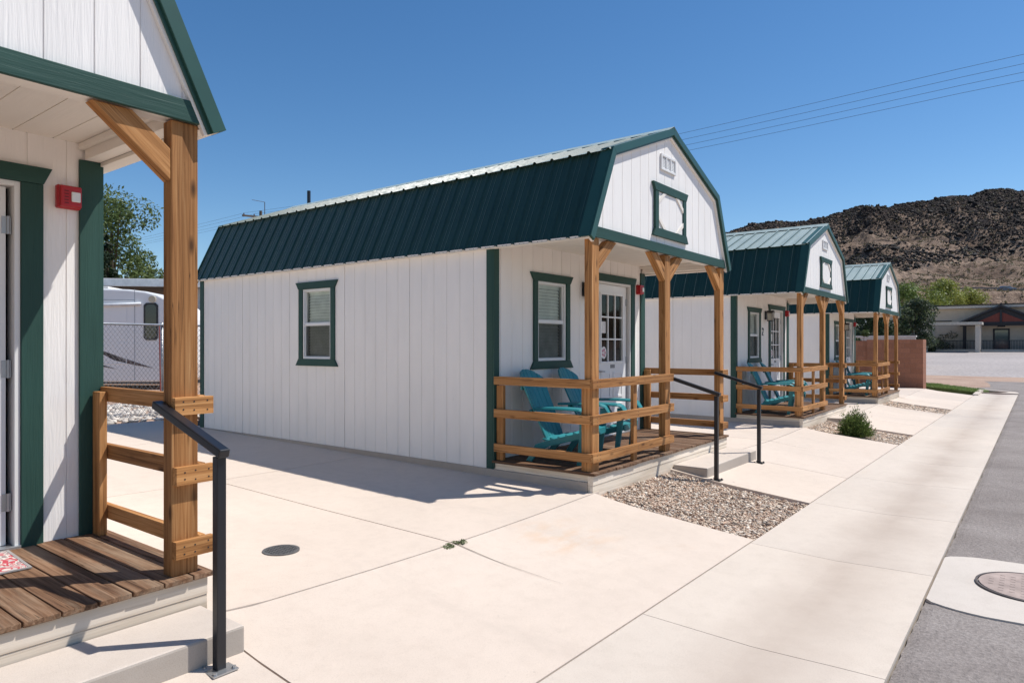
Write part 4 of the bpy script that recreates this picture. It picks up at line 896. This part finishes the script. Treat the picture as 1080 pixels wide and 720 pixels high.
# ------------------------------------------------------------------ behind the driveway: fence, motor home, trees
FY = 13.0
root = empty('chain_link_fence', (0, FY, H(0, FY))); tag(root, 'grey chain link fence between the driveway and the motor home', 'fence')
def mesh_mat():
    return plain('fence_wire', (.30, .30, .30), .5, .5, .6, .1)
mb = MB(); xa, xb, hz = -3, 9.5, 1.72; s = .075; wv = .0021
def wire(p, q):
    p, q = Vector(p), Vector(q); mb.bar(p, q, wv * 2, wv * 2, (0, 1, 0))
x = xa
z0 = H(6, FY) - H(0, FY)
while x < xb:
    for sg in (1, -1):
        p = (x, 0, z0 + .03); L = hz - .05
        q = (x + sg * L * .75, .004 * sg, z0 + .03 + L); wire(p, q)
    x += s
mb.build('wire_mesh', mesh_mat(), root)
mb = MB(); mb.tube([(xa, 0, hz + z0), (xb, 0, hz + z0)], .021, 8); mb.build('top_rail', M['galv'], root, smooth=True)
for x in (-2.6, .4, 3.4, 6.12, 9.2): mb = MB(); mb.tube([(x, .03, z0 - .05), (x, .03, hz + z0 + .04)], .027, 8); mb.build('fence_post', M['galv'], root, smooth=True)
mb = MB(); mb.tube([(6.06, -.06, z0 - .05), (6.03, -.06, hz + z0 - .02)], .012, 8); o = mb.build('stake', plain('red_painted_stake', (.28, .06, .05), .6)); o.location = root.location; tag(o, 'thin red stake leaning on the chain link fence', 'stake')
# pale rock strip under the fence
n = 2600; X = rng.uniform(1, 8.5, n); Y = rng.uniform(12.45, 16, n); Z = np.array([H(x, y) for x, y in zip(X, Y)]) + .01
tag(stones('river_rock', np.stack([X, Y, Z], 1), rng.uniform(.03, .075, n), np.array([(.62, .56, .50)]) * rng.uniform(.55, 1.15, (n, 1)), M['stone']), 'pale river rock lying under the chain link fence', 'rock', None, 'stuff')

# motor home: long side faces the camera
def rv():
    d = 20.; base = dirpt(128, d); root = empty('motor_home', (base.x, base.y, H(base.x, base.y)), TH - R(90) + R(8)); tag(root, 'white motor home with a dark swoosh on its side behind the fence', 'motor home')
    body = plain('white_fibreglass', (.80, .80, .79), .35, .5, 0, .03, 1); grey = plain('rv_grey_trim', (.35, .37, .39), .5); swo = plain('rv_swoosh', (.10, .065, .06), .5)
    f = lambda a, b, t: (a, t, b)
    L0, L1, Z0, Z1 = -5.5, 2.2, .22, 3.12
    mb = MB(); pl = [(L0, Z0), (1.6, Z0), (1.75, Z0 + .5), (1.78, 1.6), (1.7, 2.1), (1.52, 2.42), (1.28, 2.64), (1.0, 2.79), (.65, 2.89), (.2, 2.94), (-.4, 2.96), (L0, 2.96)]
    mb.prism(pl, f, 0, 2.4); mb.build('body', body, root, .05)
    mb = MB(); mb.box(L0 + .2, -.4, .1, 2.3, 2.961, 3.03); mb.build('roof_cap', plain('rv_roof', (.72, .70, .66), .6), root, .02)
    mb = MB(); mb.tube([(-1.0, -.06, Z1 - .68), (.55, -.06, Z1 - .60)], .045, 8); mb.build('awning_arm', plain('awning_white', (.62, .64, .66), .5), root, smooth=True)
    for (a0, a1, b0, b1) in ((.62, 1.02, 1.45, 2.55), (-2.6, -1.6, 1.6, 2.4)):
        wr = MB(); c = .07; wr.prism([(a0, b0 + c), (a0 + c, b0), (a1 - c, b0), (a1, b0 + c), (a1, b1 - c), (a1 - c, b1), (a0 + c, b1), (a0, b1 - c)], f, -.02, -.001); wo = wr.build('window', plain('rv_window_frame', (.02, .02, .02), .4), root)
        wr = MB(); a0 += .05; a1 -= .05; b0 += .05; b1 -= .05; wr.prism([(a0, b0 + c), (a0 + c, b0), (a1 - c, b0), (a1, b0 + c), (a1, b1 - c), (a1 - c, b1), (a0 + c, b1), (a0, b1 - c)], f, -.024, -.0205); wr.build('pane', plain('dark_tinted_glass', (.02, .022, .025), .08, .8), wo)
    dr = MB(); frame_ring(dr, f, -.55, .15, .75, 2.45, .02, -.012, -.001); dr.prism([(-.53, .77), (.13, .77), (.13, 2.43), (-.53, 2.43)], f, -.006, -.001); dr.build('door', body, root, .01)
    ln = MB(); ln.box(.36, .375, -.008, -.001, Z0 + .05, 2.95); ln.box(-3.2, .36, -.008, -.001, 2.62, 2.635); ln.build('seam', grey, root)
    sw = MB(); sw.prism([(-1.0, 1.32), (.0, .95), (.9, .62), (.35, .72), (-.2, .86)], f, -.006, -.001); sw.prism([(-1.05, .95), (-.5, .72), (-.12, .60), (-.7, .70)], f, -.006, -.001); sw.build('stripe', swo, root)
    lt = MB(); lt.tube([(.86, -.04, 2.66), (.86, 0, 2.66)], .10, 14); lt.build('porch_light', plain('amber_lens', (.55, .48, .35), .3), root)
    for x in (-4.4, -3.5):
        wh = MB(); wh.tube([(x, .05, .36), (x, .3, .36)], .36, 20); wh.build('wheel', plain('tyre', (.02, .02, .02), .8), root)
rv()
cpp = dirpt(128, 22.8); root = empty('carport', (cpp.x, cpp.y, .2), TH - R(90) + R(8)); tag(root, 'white edged carport roof standing behind the motor home', 'carport')
mb = MB(); mb.box(-6, 3.4, 0, 5, 3.25, 3.34); mb.build('roof', plain('brown_roof_deck', (.10, .08, .065), .8), root)
mb = MB(); mb.box(-6.02, 3.42, -.08, -.001, 3.2, 3.46); mb.build('fascia', plain('white_fascia', (.74, .72, .69), .6), root, .01)
for x in (-5.5, -1.5, 3.2):
    for y in (.3, 4.7): mb = MB(); mb.box(x - .06, x + .06, y - .06, y + .06, -.3, 3.249); mb.build('post', plain('carport_post', (.3, .29, .28), .6), root)
# second white trailer further right, seen between post and cabin
root = empty('trailer', dirpt(222, 24., .3), TH - R(90) + R(8)); tag(root, 'white trailer glimpsed between the wooden post and the middle cabin', 'trailer')
mb = MB(); mb.box(-1.3, 3, 0, 2.3, .5, 3.2); mb.build('body', plain('trailer_white', (.66, .68, .70), .4), root, .06)
mb = MB(); mb.box(-1.1, 1.2, -.02, -.001, 1.25, 2.0); mb.build('window', plain('trailer_window', (.02, .02, .025), .2, .7), root, .01)
for x in (0.2, 1.2): mb = MB(); mb.tube([(x, .05, .32), (x, .28, .32)], .33, 18); mb.build('wheel', plain('tyre', (.02, .02, .02), .8), root)

p = dirpt(118, 31); tree('broadleaf_tree', (p.x, p.y, .3), 8.3, 2.5, 'leafy green tree rising behind the motor home', 'tree', 11500, .085, (.05, .085, .022), (.16, .21, .065), .22, 34, .38)
for u, d, h in ((103, 26, 6.4), (112, 27, 5.9), (119, 27.5, 5.6)):
    p = dirpt(u, d); tree('cypress_tree', (p.x, p.y, .3), h, .42, 'slim dark cypress in front of the leafy tree, one of a close row', 'tree', 2600, .08, (.012, .026, .010), (.03, .05, .018), .1, 24, .05, 'cypresses behind the motor home', 1.3)
p = dirpt(158, 36); tree('low_tree', (p.x, p.y, .3), 5.2, 2.2, 'low dark green tree over the motor home roof beside the wooden post', 'tree', 7000, .10, (.04, .065, .018), (.10, .13, .045), .2, 16, .3)
for u, d, h in ((40, 34, 7), (-60, 36, 8)):
    p = dirpt(u, d); tree('broadleaf_tree', (p.x, p.y, .3), h, 2.8, 'leafy tree standing behind the nearest cabin, out past the motor home', 'tree', 3500, .2, trunk=.25, clumps=16, group='trees behind the nearest cabin')
# ------------------------------------------------------------------ power line
PP = dirpt(275, 43); pole = empty('utility_pole', (PP.x, PP.y, .3)); tag(pole, 'wooden utility pole with a crossarm showing over the roof ridge', 'utility pole')
wd = plain('pole_wood', (.09, .07, .055), .9)
mb = MB(); mb.tube([(0, 0, -.3), (0, 0, 9.6)], [.14, .09], 10); mb.build('pole', wd, pole)
mb = MB(); mb.bar((-1.2, .09, 9.15), (1.2, .09, 9.3), .09, .11); mb.build('crossarm', wd, pole)
mb = MB(); mb.tube([(.28, 0, 9.3), (.28, 0, 10.2)], .022, 6); mb.tube([(-.6, 0, 10.2), (.3, 0, 10.2)], .014, 6); mb.build('mast', wd, pole)
mb = MB()
for x in (-1.1, -.4, .4, 1.1): mb.tube([(x, .09, 9.22 + x * .06), (x, .09, 9.38 + x * .06)], [.05, .03], 8)
mb.build('insulator', plain('brown_porcelain', (.12, .06, .04), .3), pole)
wm = plain('wire_black', (.02, .02, .022), .6)
A = dirpt(1080, 20.); 
for i, (zo, xo) in enumerate(((0, -1.1), (-.22, -.4), (-.45, .4), (-.70, 1.1))):
    ang = TH; a = Vector((PP.x + xo * .98, PP.y, 9.68 + xo * .06)); b1 = dirpt(1080, 20.); b = Vector((b1.x + xo * .1, b1.y, zat(58 + (0, 9, 17, 25)[i], 20.)))
    ext = b + (b - a) * .5; pts = []
    far = a + (a - b) * 1.2
    for t in np.linspace(-1.2, 1.5, 46):
        q = a.lerp(b, t); u = t if t >= 0 else (t + 1.2) / 1.2; sag = -.35 * 4 * (u % 1) * (1 - (u % 1)) if t < 1 else 0; q.z += sag if t < 0 else -.5 * math.sin(math.pi * min(t, 1)); pts.append(q)
    mb = MB(); mb.tube(pts, .0058, 5); o = mb.build('power_wire', wm, None, 0, True)
    tag(o, ['topmost of the four thin power wires crossing the sky', 'second highest of the four power wires crossing the sky', 'second lowest of the four power wires crossing the sky', 'lowest of the four thin power wires crossing the sky'][i], 'wire', 'power wires crossing the sky')

# ------------------------------------------------------------------ far end: block wall, grass, lot, building
wx, wy = 31.15, 3.55
def block_mat():
    m, ns, ls, b = new_mat('red_split_block'); br = ns.new('ShaderNodeTexBrick'); ls.new(gco(ns, ls, (1, 1, 1)), br.inputs['Vector'])
    br.inputs['Color1'].default_value = (.30, .125, .07, 1); br.inputs['Color2'].default_value = (.37, .155, .09, 1); br.inputs['Mortar'].default_value = (.25, .125, .085, 1)
    br.inputs['Scale'].default_value = 1; br.inputs['Brick Width'].default_value = .4; br.inputs['Row Height'].default_value = .2; br.inputs['Mortar Size'].default_value = .008
    f = noise(ns, ls, wpos(ns, ls, (1, 1, 1)), 25, 4); r = ramp(ns, [(.3, (.85,) * 3), (.7, (1.1,) * 3)]); ls.new(f, r.inputs[0])
    ls.new(mixc(ns, ls, br.outputs[0], r.outputs[0], 1., 'MULTIPLY'), b.inputs['Base Color']); b.inputs['Roughness'].default_value = .9; return m
zb_ = H(wx, wy) - .1; root = empty('block_wall', (wx, wy, zb_)); tag(root, 'reddish concrete block wall at the far end of the cabins', 'wall')
mb = MB(); mb.add(*(lambda x0, x1, y0, y1, z1: ([(x0, y0, 0), (x1, y0, 0), (x1, y1, 0), (x0, y1, 0), (x0, y0, z1), (x1, y0, z1), (x1, y1, z1), (x0, y1, z1)], MB.BF))(0, .2, 2.0, 22, 1.98), 0, [(y + x, z, 0) for x, y, z in [(0, 2, 0), (.2, 2, 0), (.2, 22, 0), (0, 22, 0), (0, 2, 1.98), (.2, 2, 1.98), (.2, 22, 1.98), (0, 22, 1.98)]]); mb.build('wall', block_mat(), root)
mb = MB(); q = [(-.06, 0, 0), (.86, 0, 0), (.86, 1.998, 0), (-.06, 1.998, 0), (-.06, 0, 2.02), (.86, 0, 2.02), (.86, 1.998, 2.02), (-.06, 1.998, 2.02)]
mb.add(q, MB.BF, 0, [(x + y, z, 0) for x, y, z in q]); mb.build('pier', block_mat(), root)
# grass patch
gp = [(32.05, 3.5), (32.6, 1.95), (34.9, 1.6), (35.4, 2.3), (35.3, 3.3), (37, 5.2), (32.1, 5.2)]
mb = MB(); mb.prism(gp, lambda a, b, t: (a, b, H(a, b) + t), -.1, .035); tag(mb.build('lawn', M['grass']), kind='structure')
mb = MB(); mb.box(31.0, 34.6, 1.75, 1.93, -.2, .06); o = mb.build('curb', M['walk']); o.location.z = H(33, 1.8); o['kind'] = 'structure'
n = 5200; X = rng.uniform(32.05, 36, n); Y = rng.uniform(1.75, 5.2, n); ok = (Y > 3.5 - (X - 32.05) * 2.8) & (X < 35.4); X, Y = X[ok], Y[ok]; n = len(X)
Z = np.array([H(x, y) for x, y in zip(X, Y)]) + .03; P = np.stack([X, Y, Z], 1); a = rng.uniform(0, 6.28, n); dv = np.stack([np.cos(a), np.sin(a), 0 * a], 1) * .014; hgt = np.stack([rng.normal(0, .015, n), rng.normal(0, .015, n), rng.uniform(.03, .07, n)], 1)
tt = rng.uniform(0, 1, (n, 1)); tag(fast_mesh('grass', np.stack([P - dv, P + dv, P + hgt], 1).reshape(-1, 3), np.arange(n * 3).reshape(-1, 3), M['leaf'], None, np.repeat(np.array((.16, .22, .05)) * (1 - tt) + np.array((.28, .34, .11)) * tt, 3, 0)), 'small green lawn at the end of the walk beside the block wall', 'grass', None, 'stuff')
# pale parking lot, in the lay of the land
def strip_sheet(name, mat, x0, x1, y0, y1, dz, sx=4, sy=6): return grid_sheet(name, x0, x1, y0, y1, mat, dz, 1.5, .12)
grid_sheet('parking_lot', 46, 89.5, -45, 26, M['lot'], 0, 1.5, 0, lambda x, y: H(x, y) + min(.10, (x - 50.3) * .03) + .022 * mnoise.noise(Vector((x * .15, y * .12, 2))))
mb = MB(); mb.box(89.5, 91.4, -40, 18, .3, .98); tag(mb.build('pavement', M['walk']), kind='structure')
# building
bx = 92.0
def far_building():
    root = empty('community_building', (bx, 3.1, .8)); tag(root, 'low taupe building with a dark timber gable over its door', 'building')
    wall = plain('taupe_stucco', (.56, .47, .375), .9, .2, 0, .06, 2); dk = plain('dark_timber', (.035, .035, .04), .8); cream = plain('cream_paint', (.56, .50, .43), .8); redw = plain('red_stained_wood', (.20, .05, .035), .8)
    mb = MB(); mb.box(0, 14, -24, 17, -.6, 4.75); mb.build('wall', wall, root)
    mb = MB(); mb.box(-.7, 14.5, -24.5, 17.5, 4.76, 5.0); mb.box(-.6, -.45, -24.4, 17.4, 5.0, 5.06); mb.build('roof', [cream], root)
    mb = MB(); mb.box(-.75, 14.6, -24.6, 17.6, 5.062, 5.16); mb.build('roof_edge', dk, root)
    # gable over the entrance, centred on y = 0
    f = lambda a, b, t: (t, a, b)
    mb = MB(); mb.prism([(-3.7, 2.75), (3.7, 2.75), (3.7, 3.0), (0, 4.75), (-3.7, 3.0)][::-1], f, -1.2, -1.0); mb.build('gable', dk, root)
    for s in (-1, 1):
        mb = MB(); mb.prism([(0, 4.78), (s * 4.0, 2.92), (s * 4.0, 3.12), (0, 5.02)], f, -1.6, -.02); mb.build('gable_roof', dk, root)
        mb = MB(); mb.box(-1.15, -.85, s * 3.3 - .16, s * 3.3 + .16, -.1, 2.74); mb.build('porch_column', dk, root)
    mb = MB(); mb.prism([(-2.3, 3.1), (2.3, 3.1), (0, 4.25)][::-1], f, -1.24, -1.205); mb.build('gable_panel', redw, root)
    mb = MB(); mb.bar((-1.25, 0, 3.0), (-1.25, 0, 4.5), .2, .2, (1, 0, 0)); mb.bar((-1.25, -2.6, 3.05), (-1.25, 2.6, 3.05), .08, .22); mb.build('truss', dk, root)
    d = empty('door'); d.parent = root
    mb = MB(); frame_ring(mb, f, -.75, .75, 0.1, 2.45, .16, -.06, -.002); mb.build('frame', dk, d)
    mb = MB(); mb.prism([(-.59, .26), (.59, .26), (.59, 2.29), (-.59, 2.29)], f, -.03, -.003); mb.build('pane', plain('door_glass', (.06, .08, .09), .05, .9), d)
    mb = MB(); mb.box(-.14, -.002, -.35, .35, 2.62, 2.85); mb.build('lamp', dk, root)
    mb = MB(); mb.box(-.04, -.002, 6.2, 11.5, .6, 3.3); mb.build('wall_panel', plain('tan_panel', (.46, .41, .355), .9), root)
    mb = MB(); mb.box(-.2, -.05, 8.3, 9.3, 2.45, 2.75); mb.build('wall_lamp', dk, root)
    mb = MB(); mb.box(-.09, -.041, 4.6, 12.5, 3.32, 3.42); mb.build('wall_trim', dk, root)
    return dk, cream
dk, cream = far_building()
def pergola(y0, y1, label):
    root = empty('pergola', (bx - 3.2, 2, .85)); tag(root, label, 'pergola', 'cream pergolas')
    for y in (y0 + .4, y1 - .4):
        for x in (-1.1, .9): mb = MB(); mb.box(x - .2, x + .2, y - .22, y + .22, -.2, 2.75); mb.build('column', cream, root, .02)
    mb = MB(); mb.box(-1.5, 1.3, y0, y1, 2.751, 3.05); mb.build('top', cream, root, .02)
pergola(2.6, 8.2, 'cream pergola to the left of the building entrance'); pergola(-8.4, -3.4, 'cream pergola to the right of the building entrance, at the photo edge')
root = empty('metal_fence', (bx - 2.2, 2, .8)); tag(root, 'dark metal railing in front of the taupe building', 'fence')
mb = MB()
for i in range(100): y = -6 + i * .13; mb.box(-.02, .02, y, y + .05, 0, 1.1)
mb.build('picket', dk, root); mb = MB(); mb.box(-.03, .03, -6, 7, 1.101, 1.17); mb.box(-.03, .03, -6, 7, .1, .16); mb.build('rail', dk, root)
for i, (u, d, h, r, c1, c2, lb) in enumerate(((1003, 78, 2.6, 1.5, (.05, .06, .03), (.16, .14, .08), 'dusty green shrub left of the pergola by the building'), (1022, 80, 2.0, 1.4, (.06, .05, .035), (.22, .13, .10), 'pinkish shrub under the pergola'), (985, 76, 1.7, 1.7, (.05, .06, .025), (.12, .13, .05), 'low olive shrub beside the parking lot'), (1047, 83, 1.1, .8, (.04, .05, .025), (.10, .11, .05), 'small shrub beside the pergola column'))):
    p = dirpt(u, d); root = empty('shrub', (p.x, p.y, H(p.x, p.y))); tag(root, lb, 'shrub', 'shrubs by the building')
    V, F, T = leaf_cloud([(random.uniform(-r, r) * .6, random.uniform(-r, r) * .6, h * random.uniform(.2, .75)) for _ in range(9)], [r * .4] * 9, 1300, .10, c1, c2); fast_mesh('foliage', V, F, M['leaf'], root, T)
    mb = MB(); [mb.tube([(0, 0, -.1), (random.uniform(-.5, .5) * r, random.uniform(-.5, .5) * r, h * .6)], .03, 4) for _ in range(5)]; mb.build('stem', M['bark'], root)
# trees at the far end
TR = [(966, 50, 5.2, 1.75, 5200, .10, (.03, .048, .024), (.085, .11, .055), 'dark green tree standing above the end of the block wall', .34),
      (997, 84, 5.2, 1.9, 2600, .11, (.045, .06, .03), (.11, .13, .065), 'smaller dusty tree right of the dark green one', .4),
      (952, 72, 8.0, 3.0, 4500, .16, (.10, .15, .03), (.2, .26, .07), 'bright green tree behind the farthest cabin', .2),
      (922, 50, 5.0, 2.2, 3800, .14, (.02, .038, .014), (.05, .08, .03), 'dark tree seen between the posts of the farthest porch', .2),
      (900, 56, 6.0, 2.6, 3800, .15, (.022, .04, .016), (.06, .085, .03), 'dark tree behind the farthest cabin door', .2),
      (995, 112, 10.4, 4.6, 7000, .2, (.16, .20, .03), (.34, .36, .09), 'yellow green tree spreading behind the building roof, left half', .25),
      (1018, 114, 9.6, 4.0, 5200, .2, (.17, .20, .035), (.34, .36, .09), 'yellow green tree spreading behind the building roof, right half', .25),
      (974, 108, 9.8, 4.2, 5200, .2, (.13, .175, .03), (.27, .31, .08), 'yellow green tree behind the dark tree, left end of its group', .25)]
for u, d, h, r, n, lf, c1, c2, lb, low in TR:
    p = dirpt(u, d); tree('desert_tree', (p.x, p.y, H(p.x, max(-60, min(60, p.y)))), h, r, lb, 'tree', n, lf, c1, c2, .09, 26, low, 'trees at the far end of the lane')
p = dirpt(911, 33.5); tree('young_tree', (p.x, p.y, -.25), 2.6, .55, 'young light green tree in front of the block wall behind the farthest porch', 'tree', 1500, .07, (.04, .07, .02), (.11, .15, .05), .03, 12, .15)
# small dark house and pale wall beyond
p = dirpt(905, 62); root = empty('small_house', (p.x, p.y, .2), TH); tag(root, 'small dark house with a pale gable roof beyond the block wall', 'house')
mb = MB(); mb.box(-2.5, 2.5, -1.6, 1.6, -.5, 2.3); f = lambda a, b, t: (t, a, b); mb.prism([(-1.6, 2.3), (1.6, 2.3), (0, 3.4)], f, -2.5, 2.5); mb.build('wall', plain('dark_brown_siding', (.07, .05, .045), .9), root)
for s in (-1, 1): mb = MB(); mb.prism([(0, 3.45), (s * 1.95, 2.12), (s * 1.95, 2.22), (0, 3.6)], f, -2.8, 2.8); mb.build('roof', plain('pale_roof', (.55, .54, .53), .6), root)
mb = MB(); mb.box(-2.53, -2.501, -.5, .4, .6, 1.7); mb.build('window', plain('house_window', (.03, .03, .035), .2, .7), root)
pw = dirpt(925, 45); root = empty('pale_wall', (pw.x, pw.y, -.4)); tag(root, 'long pale grey wall behind the red block wall', 'wall'); mb = MB(); mb.box(0, .25, -2.2, 14, 0, 2.35); mb.build('wall', plain('pale_stucco', (.55, .50, .46), .9), root); mb = MB(); mb.box(-.04, .29, -2.25, 14.05, 2.351, 2.46); mb.build('coping', plain('pale_cap', (.62, .58, .54), .9), root)

# ------------------------------------------------------------------ hill
RIDGE = [(560, 352), (650, 318), (700, 285), (735, 262), (764, 247), (790, 240), (811, 237), (842, 236), (858, 232), (872, 230), (895, 223), (912, 220), (940, 222), (958, 216), (988, 211), (1010, 208), (1025, 208), (1032, 206), (1040, 204), (1062, 201), (1080, 203), (1120, 206), (1200, 198), (1300, 206), (1450, 225), (1600, 250)]
D0, D1 = 175., 330.
def hill_h(d, r):
    u = 540 + r / d * FPX; u1 = 540 + r / (D1) * FPX
    top = CH + (V0 - interp(u1, RIDGE)) / FPX * D1; t = (d - D0) / (D1 - D0)
    base = 2.5; prof = interp(t, [(-.3, -.02), (0, 0), (.03, .10), (.065, .225), (.12, .23), (.14, .26), (.45, .43), (.62, .56), (.72, .68), (.8, .70), (.88, .86), (1, 1), (1.3, 1.03), (1.9, .98)])
    z = base + (top - base) * prof
    q = Vector((d * .03, r * .03, 0)); rough = min(1, max(0, t * 1.6)) 
    z += ((mnoise.fractal(q, 1.0, 2.0, 5) * 5.0 + (.5 - abs(mnoise.noise(Vector(((d - r * .4) * .02, (r + d * .3) * .035, 9))))) * 7.0) * rough * (1 if t < .9 else .35) + mnoise.fractal(q * 5, .9, 2.1, 4) * 1.3 * (.2 + rough) * (1 if t < .93 else .6))
    return z
ds = np.concatenate([np.linspace(120, D0, 6), np.linspace(D0 + 1.5, D1 + 20, 150), np.linspace(D1 + 30, 640, 14)]); rs = np.concatenate([np.linspace(-70, 40, 40), np.linspace(42, 330, 190), np.linspace(336, 620, 40)])
V = []; 
for d in ds:
    for r in rs: V.append((d * CT + r * ST, d * ST - r * CT, hill_h(d, r)))
nr_ = len(rs); F = [(j * nr_ + i, j * nr_ + i + 1, (j + 1) * nr_ + i + 1, (j + 1) * nr_ + i) for j in range(len(ds) - 1) for i in range(nr_ - 1)]
def hill_mat():
    m, ns, ls, b = new_mat('desert_hillside'); P = wpos(ns, ls, (1, 1, 1))
    f = noise(ns, ls, P, .12, 7, .68, .5); f2 = noise(ns, ls, P, .9, 5, .7); g_ = ns.new('ShaderNodeNewGeometry'); sx = ns.new('ShaderNodeSeparateXYZ'); ls.new(g_.outputs['Position'], sx.inputs[0])
    soil = ramp(ns, [(.3, (.15, .105, .078)), (.5, (.27, .19, .138)), (.7, (.37, .275, .205))]); ls.new(f2, soil.inputs[0])
    mr = ns.new('ShaderNodeMapRange'); mr.inputs[1].default_value = 15; mr.inputs[2].default_value = 85; mr.inputs[3].default_value = -.20; mr.inputs[4].default_value = .20; ls.new(sx.outputs['Z'], mr.inputs[0])
    ad = ns.new('ShaderNodeMath'); ad.operation = 'ADD'; ls.new(f, ad.inputs[0]); ls.new(mr.outputs[0], ad.inputs[1])
    rk = ramp(ns, [(.50, (0, 0, 0)), (.58, (1, 1, 1))]); ls.new(ad.outputs[0], rk.inputs[0])
    fm2 = noise(ns, ls, P, .045, 6, .7, .8); rm2 = ramp(ns, [(.38, (.55, .52, .5)), (.6, (1.1, 1.1, 1.1))]); ls.new(fm2, rm2.inputs[0]); soilc = mixc(ns, ls, soil.outputs[0], rm2.outputs[0], 1.0, 'MULTIPLY')
    rock = ramp(ns, [(.3, (.012, .010, .011)), (.7, (.06, .045, .038))]); ls.new(f2, rock.inputs[0])
    ls.new(mixc(ns, ls, soilc, rock.outputs[0], rk.outputs[0]), b.inputs['Base Color']); b.inputs['Roughness'].default_value = .95; b.inputs['Specular IOR Level'].default_value = .15
    bump(ns, ls, b, f2, 1.0, .8); return m
mb = MB(); mb.add(V, F); tag(mb.build('hill', hill_mat(), None, 0, False), kind='structure')
# basalt boulders in fields
n = 90000; d = rng.uniform(D0 + 10, D1 + 2, n); u = rng.uniform(740, 1130, n); r = (u - 540) / FPX * d; t = (d - D0) / (D1 - D0)
fld = np.array([mnoise.fractal(Vector(((a - b_ * .35) * .026, (b_ + a * .35) * .013, 5)), .8, 2.2, 5) for a, b_ in zip(d, r)]) * 1.15 + (t - .60) * 1.35
ok = fld > rng.uniform(-.05, .5, n); d, r = d[ok], r[ok]; n = len(d)
Z = np.array([hill_h(a, b_) for a, b_ in zip(d, r)]); P = np.stack([d * CT + r * ST, d * ST - r * CT, Z + .1], 1)
sz = np.clip(rng.lognormal(-1.45, .5, n), .1, 1.0); tone = rng.uniform(.35, 1.6, (n, 1)) * np.array([[1, 1, 1]]) + (rng.uniform(0, 1, (n, 1)) < .22) * np.array([[2.6, 1.7, 1.1]]) * rng.uniform(.3, 1, (n, 1))
nb = 260; d2 = rng.uniform(D0 + 60, D1, nb); u2 = rng.uniform(740, 1130, nb); r2_ = (u2 - 540) / FPX * d2
P2 = np.array([(a * CT + b_ * ST, a * ST - b_ * CT, hill_h(a, b_)) for a, b_ in zip(d2, r2_)]); P = np.concatenate([P, P2]); sz = np.concatenate([sz, rng.uniform(.5, 1.25, nb)]); tone = np.concatenate([tone, rng.uniform(.4, 1.2, (nb, 1)) * np.ones((1, 3))])
tag(stones('basalt_boulder', P, sz, np.array([(.015, .0125, .0125)]) * tone, M['stone'], .9), 'black basalt boulders strewn over the upper hillside', 'boulders', None, 'stuff')
n = 4200; d = rng.uniform(D0 - 20, D1, n); u = rng.uniform(740, 1130, n); r = (u - 540) / FPX * d; Z = np.array([hill_h(a, b_) for a, b_ in zip(d, r)]); P = np.stack([d * CT + r * ST, d * ST - r * CT, Z + .15], 1)
V, F, T = leaf_cloud(P, rng.uniform(.35, 1.0, n), 52000, .30, (.07, .06, .035), (.17, .15, .075), squash=.6); tag(fast_mesh('scrub', V, F, M['leaf'], None, T), 'dry scrub dotting the brown hillside', 'scrub', None, 'stuff')
# guardrail and car on the bench road
dd = D0 + 14; root = empty('guardrail', (0, 0, 0)); tag(root, 'long thin guardrail along the road cut into the hillside', 'guardrail'); mb = MB(); mp = MB(); pv = None
for i in range(42):
    r = 60 + i * 4; p = Vector((dd * CT + r * ST, dd * ST - r * CT, max(hill_h(dd, r), hill_h(dd + 3, r) - .3) + .4))
    mp.box(p.x - .1, p.x + .1, p.y - .1, p.y + .1, p.z - 1.2, p.z + .6)
    if pv: mb.bar(pv + Vector((0, 0, .45)), p + Vector((0, 0, .45)), .1, .4)
    pv = p
mb.build('rail', plain('dull_steel', (.16, .15, .14), .7), root); mp.build('post', plain('dull_post', (.14, .12, .1), .8), root)
rc = (1062 - 540) / FPX * (dd + 4); zc = hill_h(dd + 4, rc) + .4; root = empty('car', (((dd + 4) * CT + rc * ST), ((dd + 4) * ST - rc * CT), zc), TH - R(90)); tag(root, 'small blue car far off on the hillside road', 'car')
cbm = plain('pale_blue_paint', (.16, .24, .36), .35); f = lambda a, b, t: (a, t, b)
mb = MB(); mb.prism([(-2.2, .3), (2.2, .3), (2.25, .8), (1.4, .95), (-2.2, 1.0)], f, -.9, .9); mb.build('body', cbm, root, .08)
mb = MB(); mb.prism([(-1.9, 1.0), (1.2, .95), (.5, 1.5), (-1.5, 1.52)], f, -.78, .78); mb.build('cabin', plain('car_glass', (.12, .15, .2), .1, .7), root, .06)
for x in (-1.4, 1.4):
    for y in (-.85, .65): mb = MB(); mb.tube([(x, y, .33), (x, y + .2, .33)], .33, 14); mb.build('wheel', plain('tyre', (.02, .02, .02), .8), root)
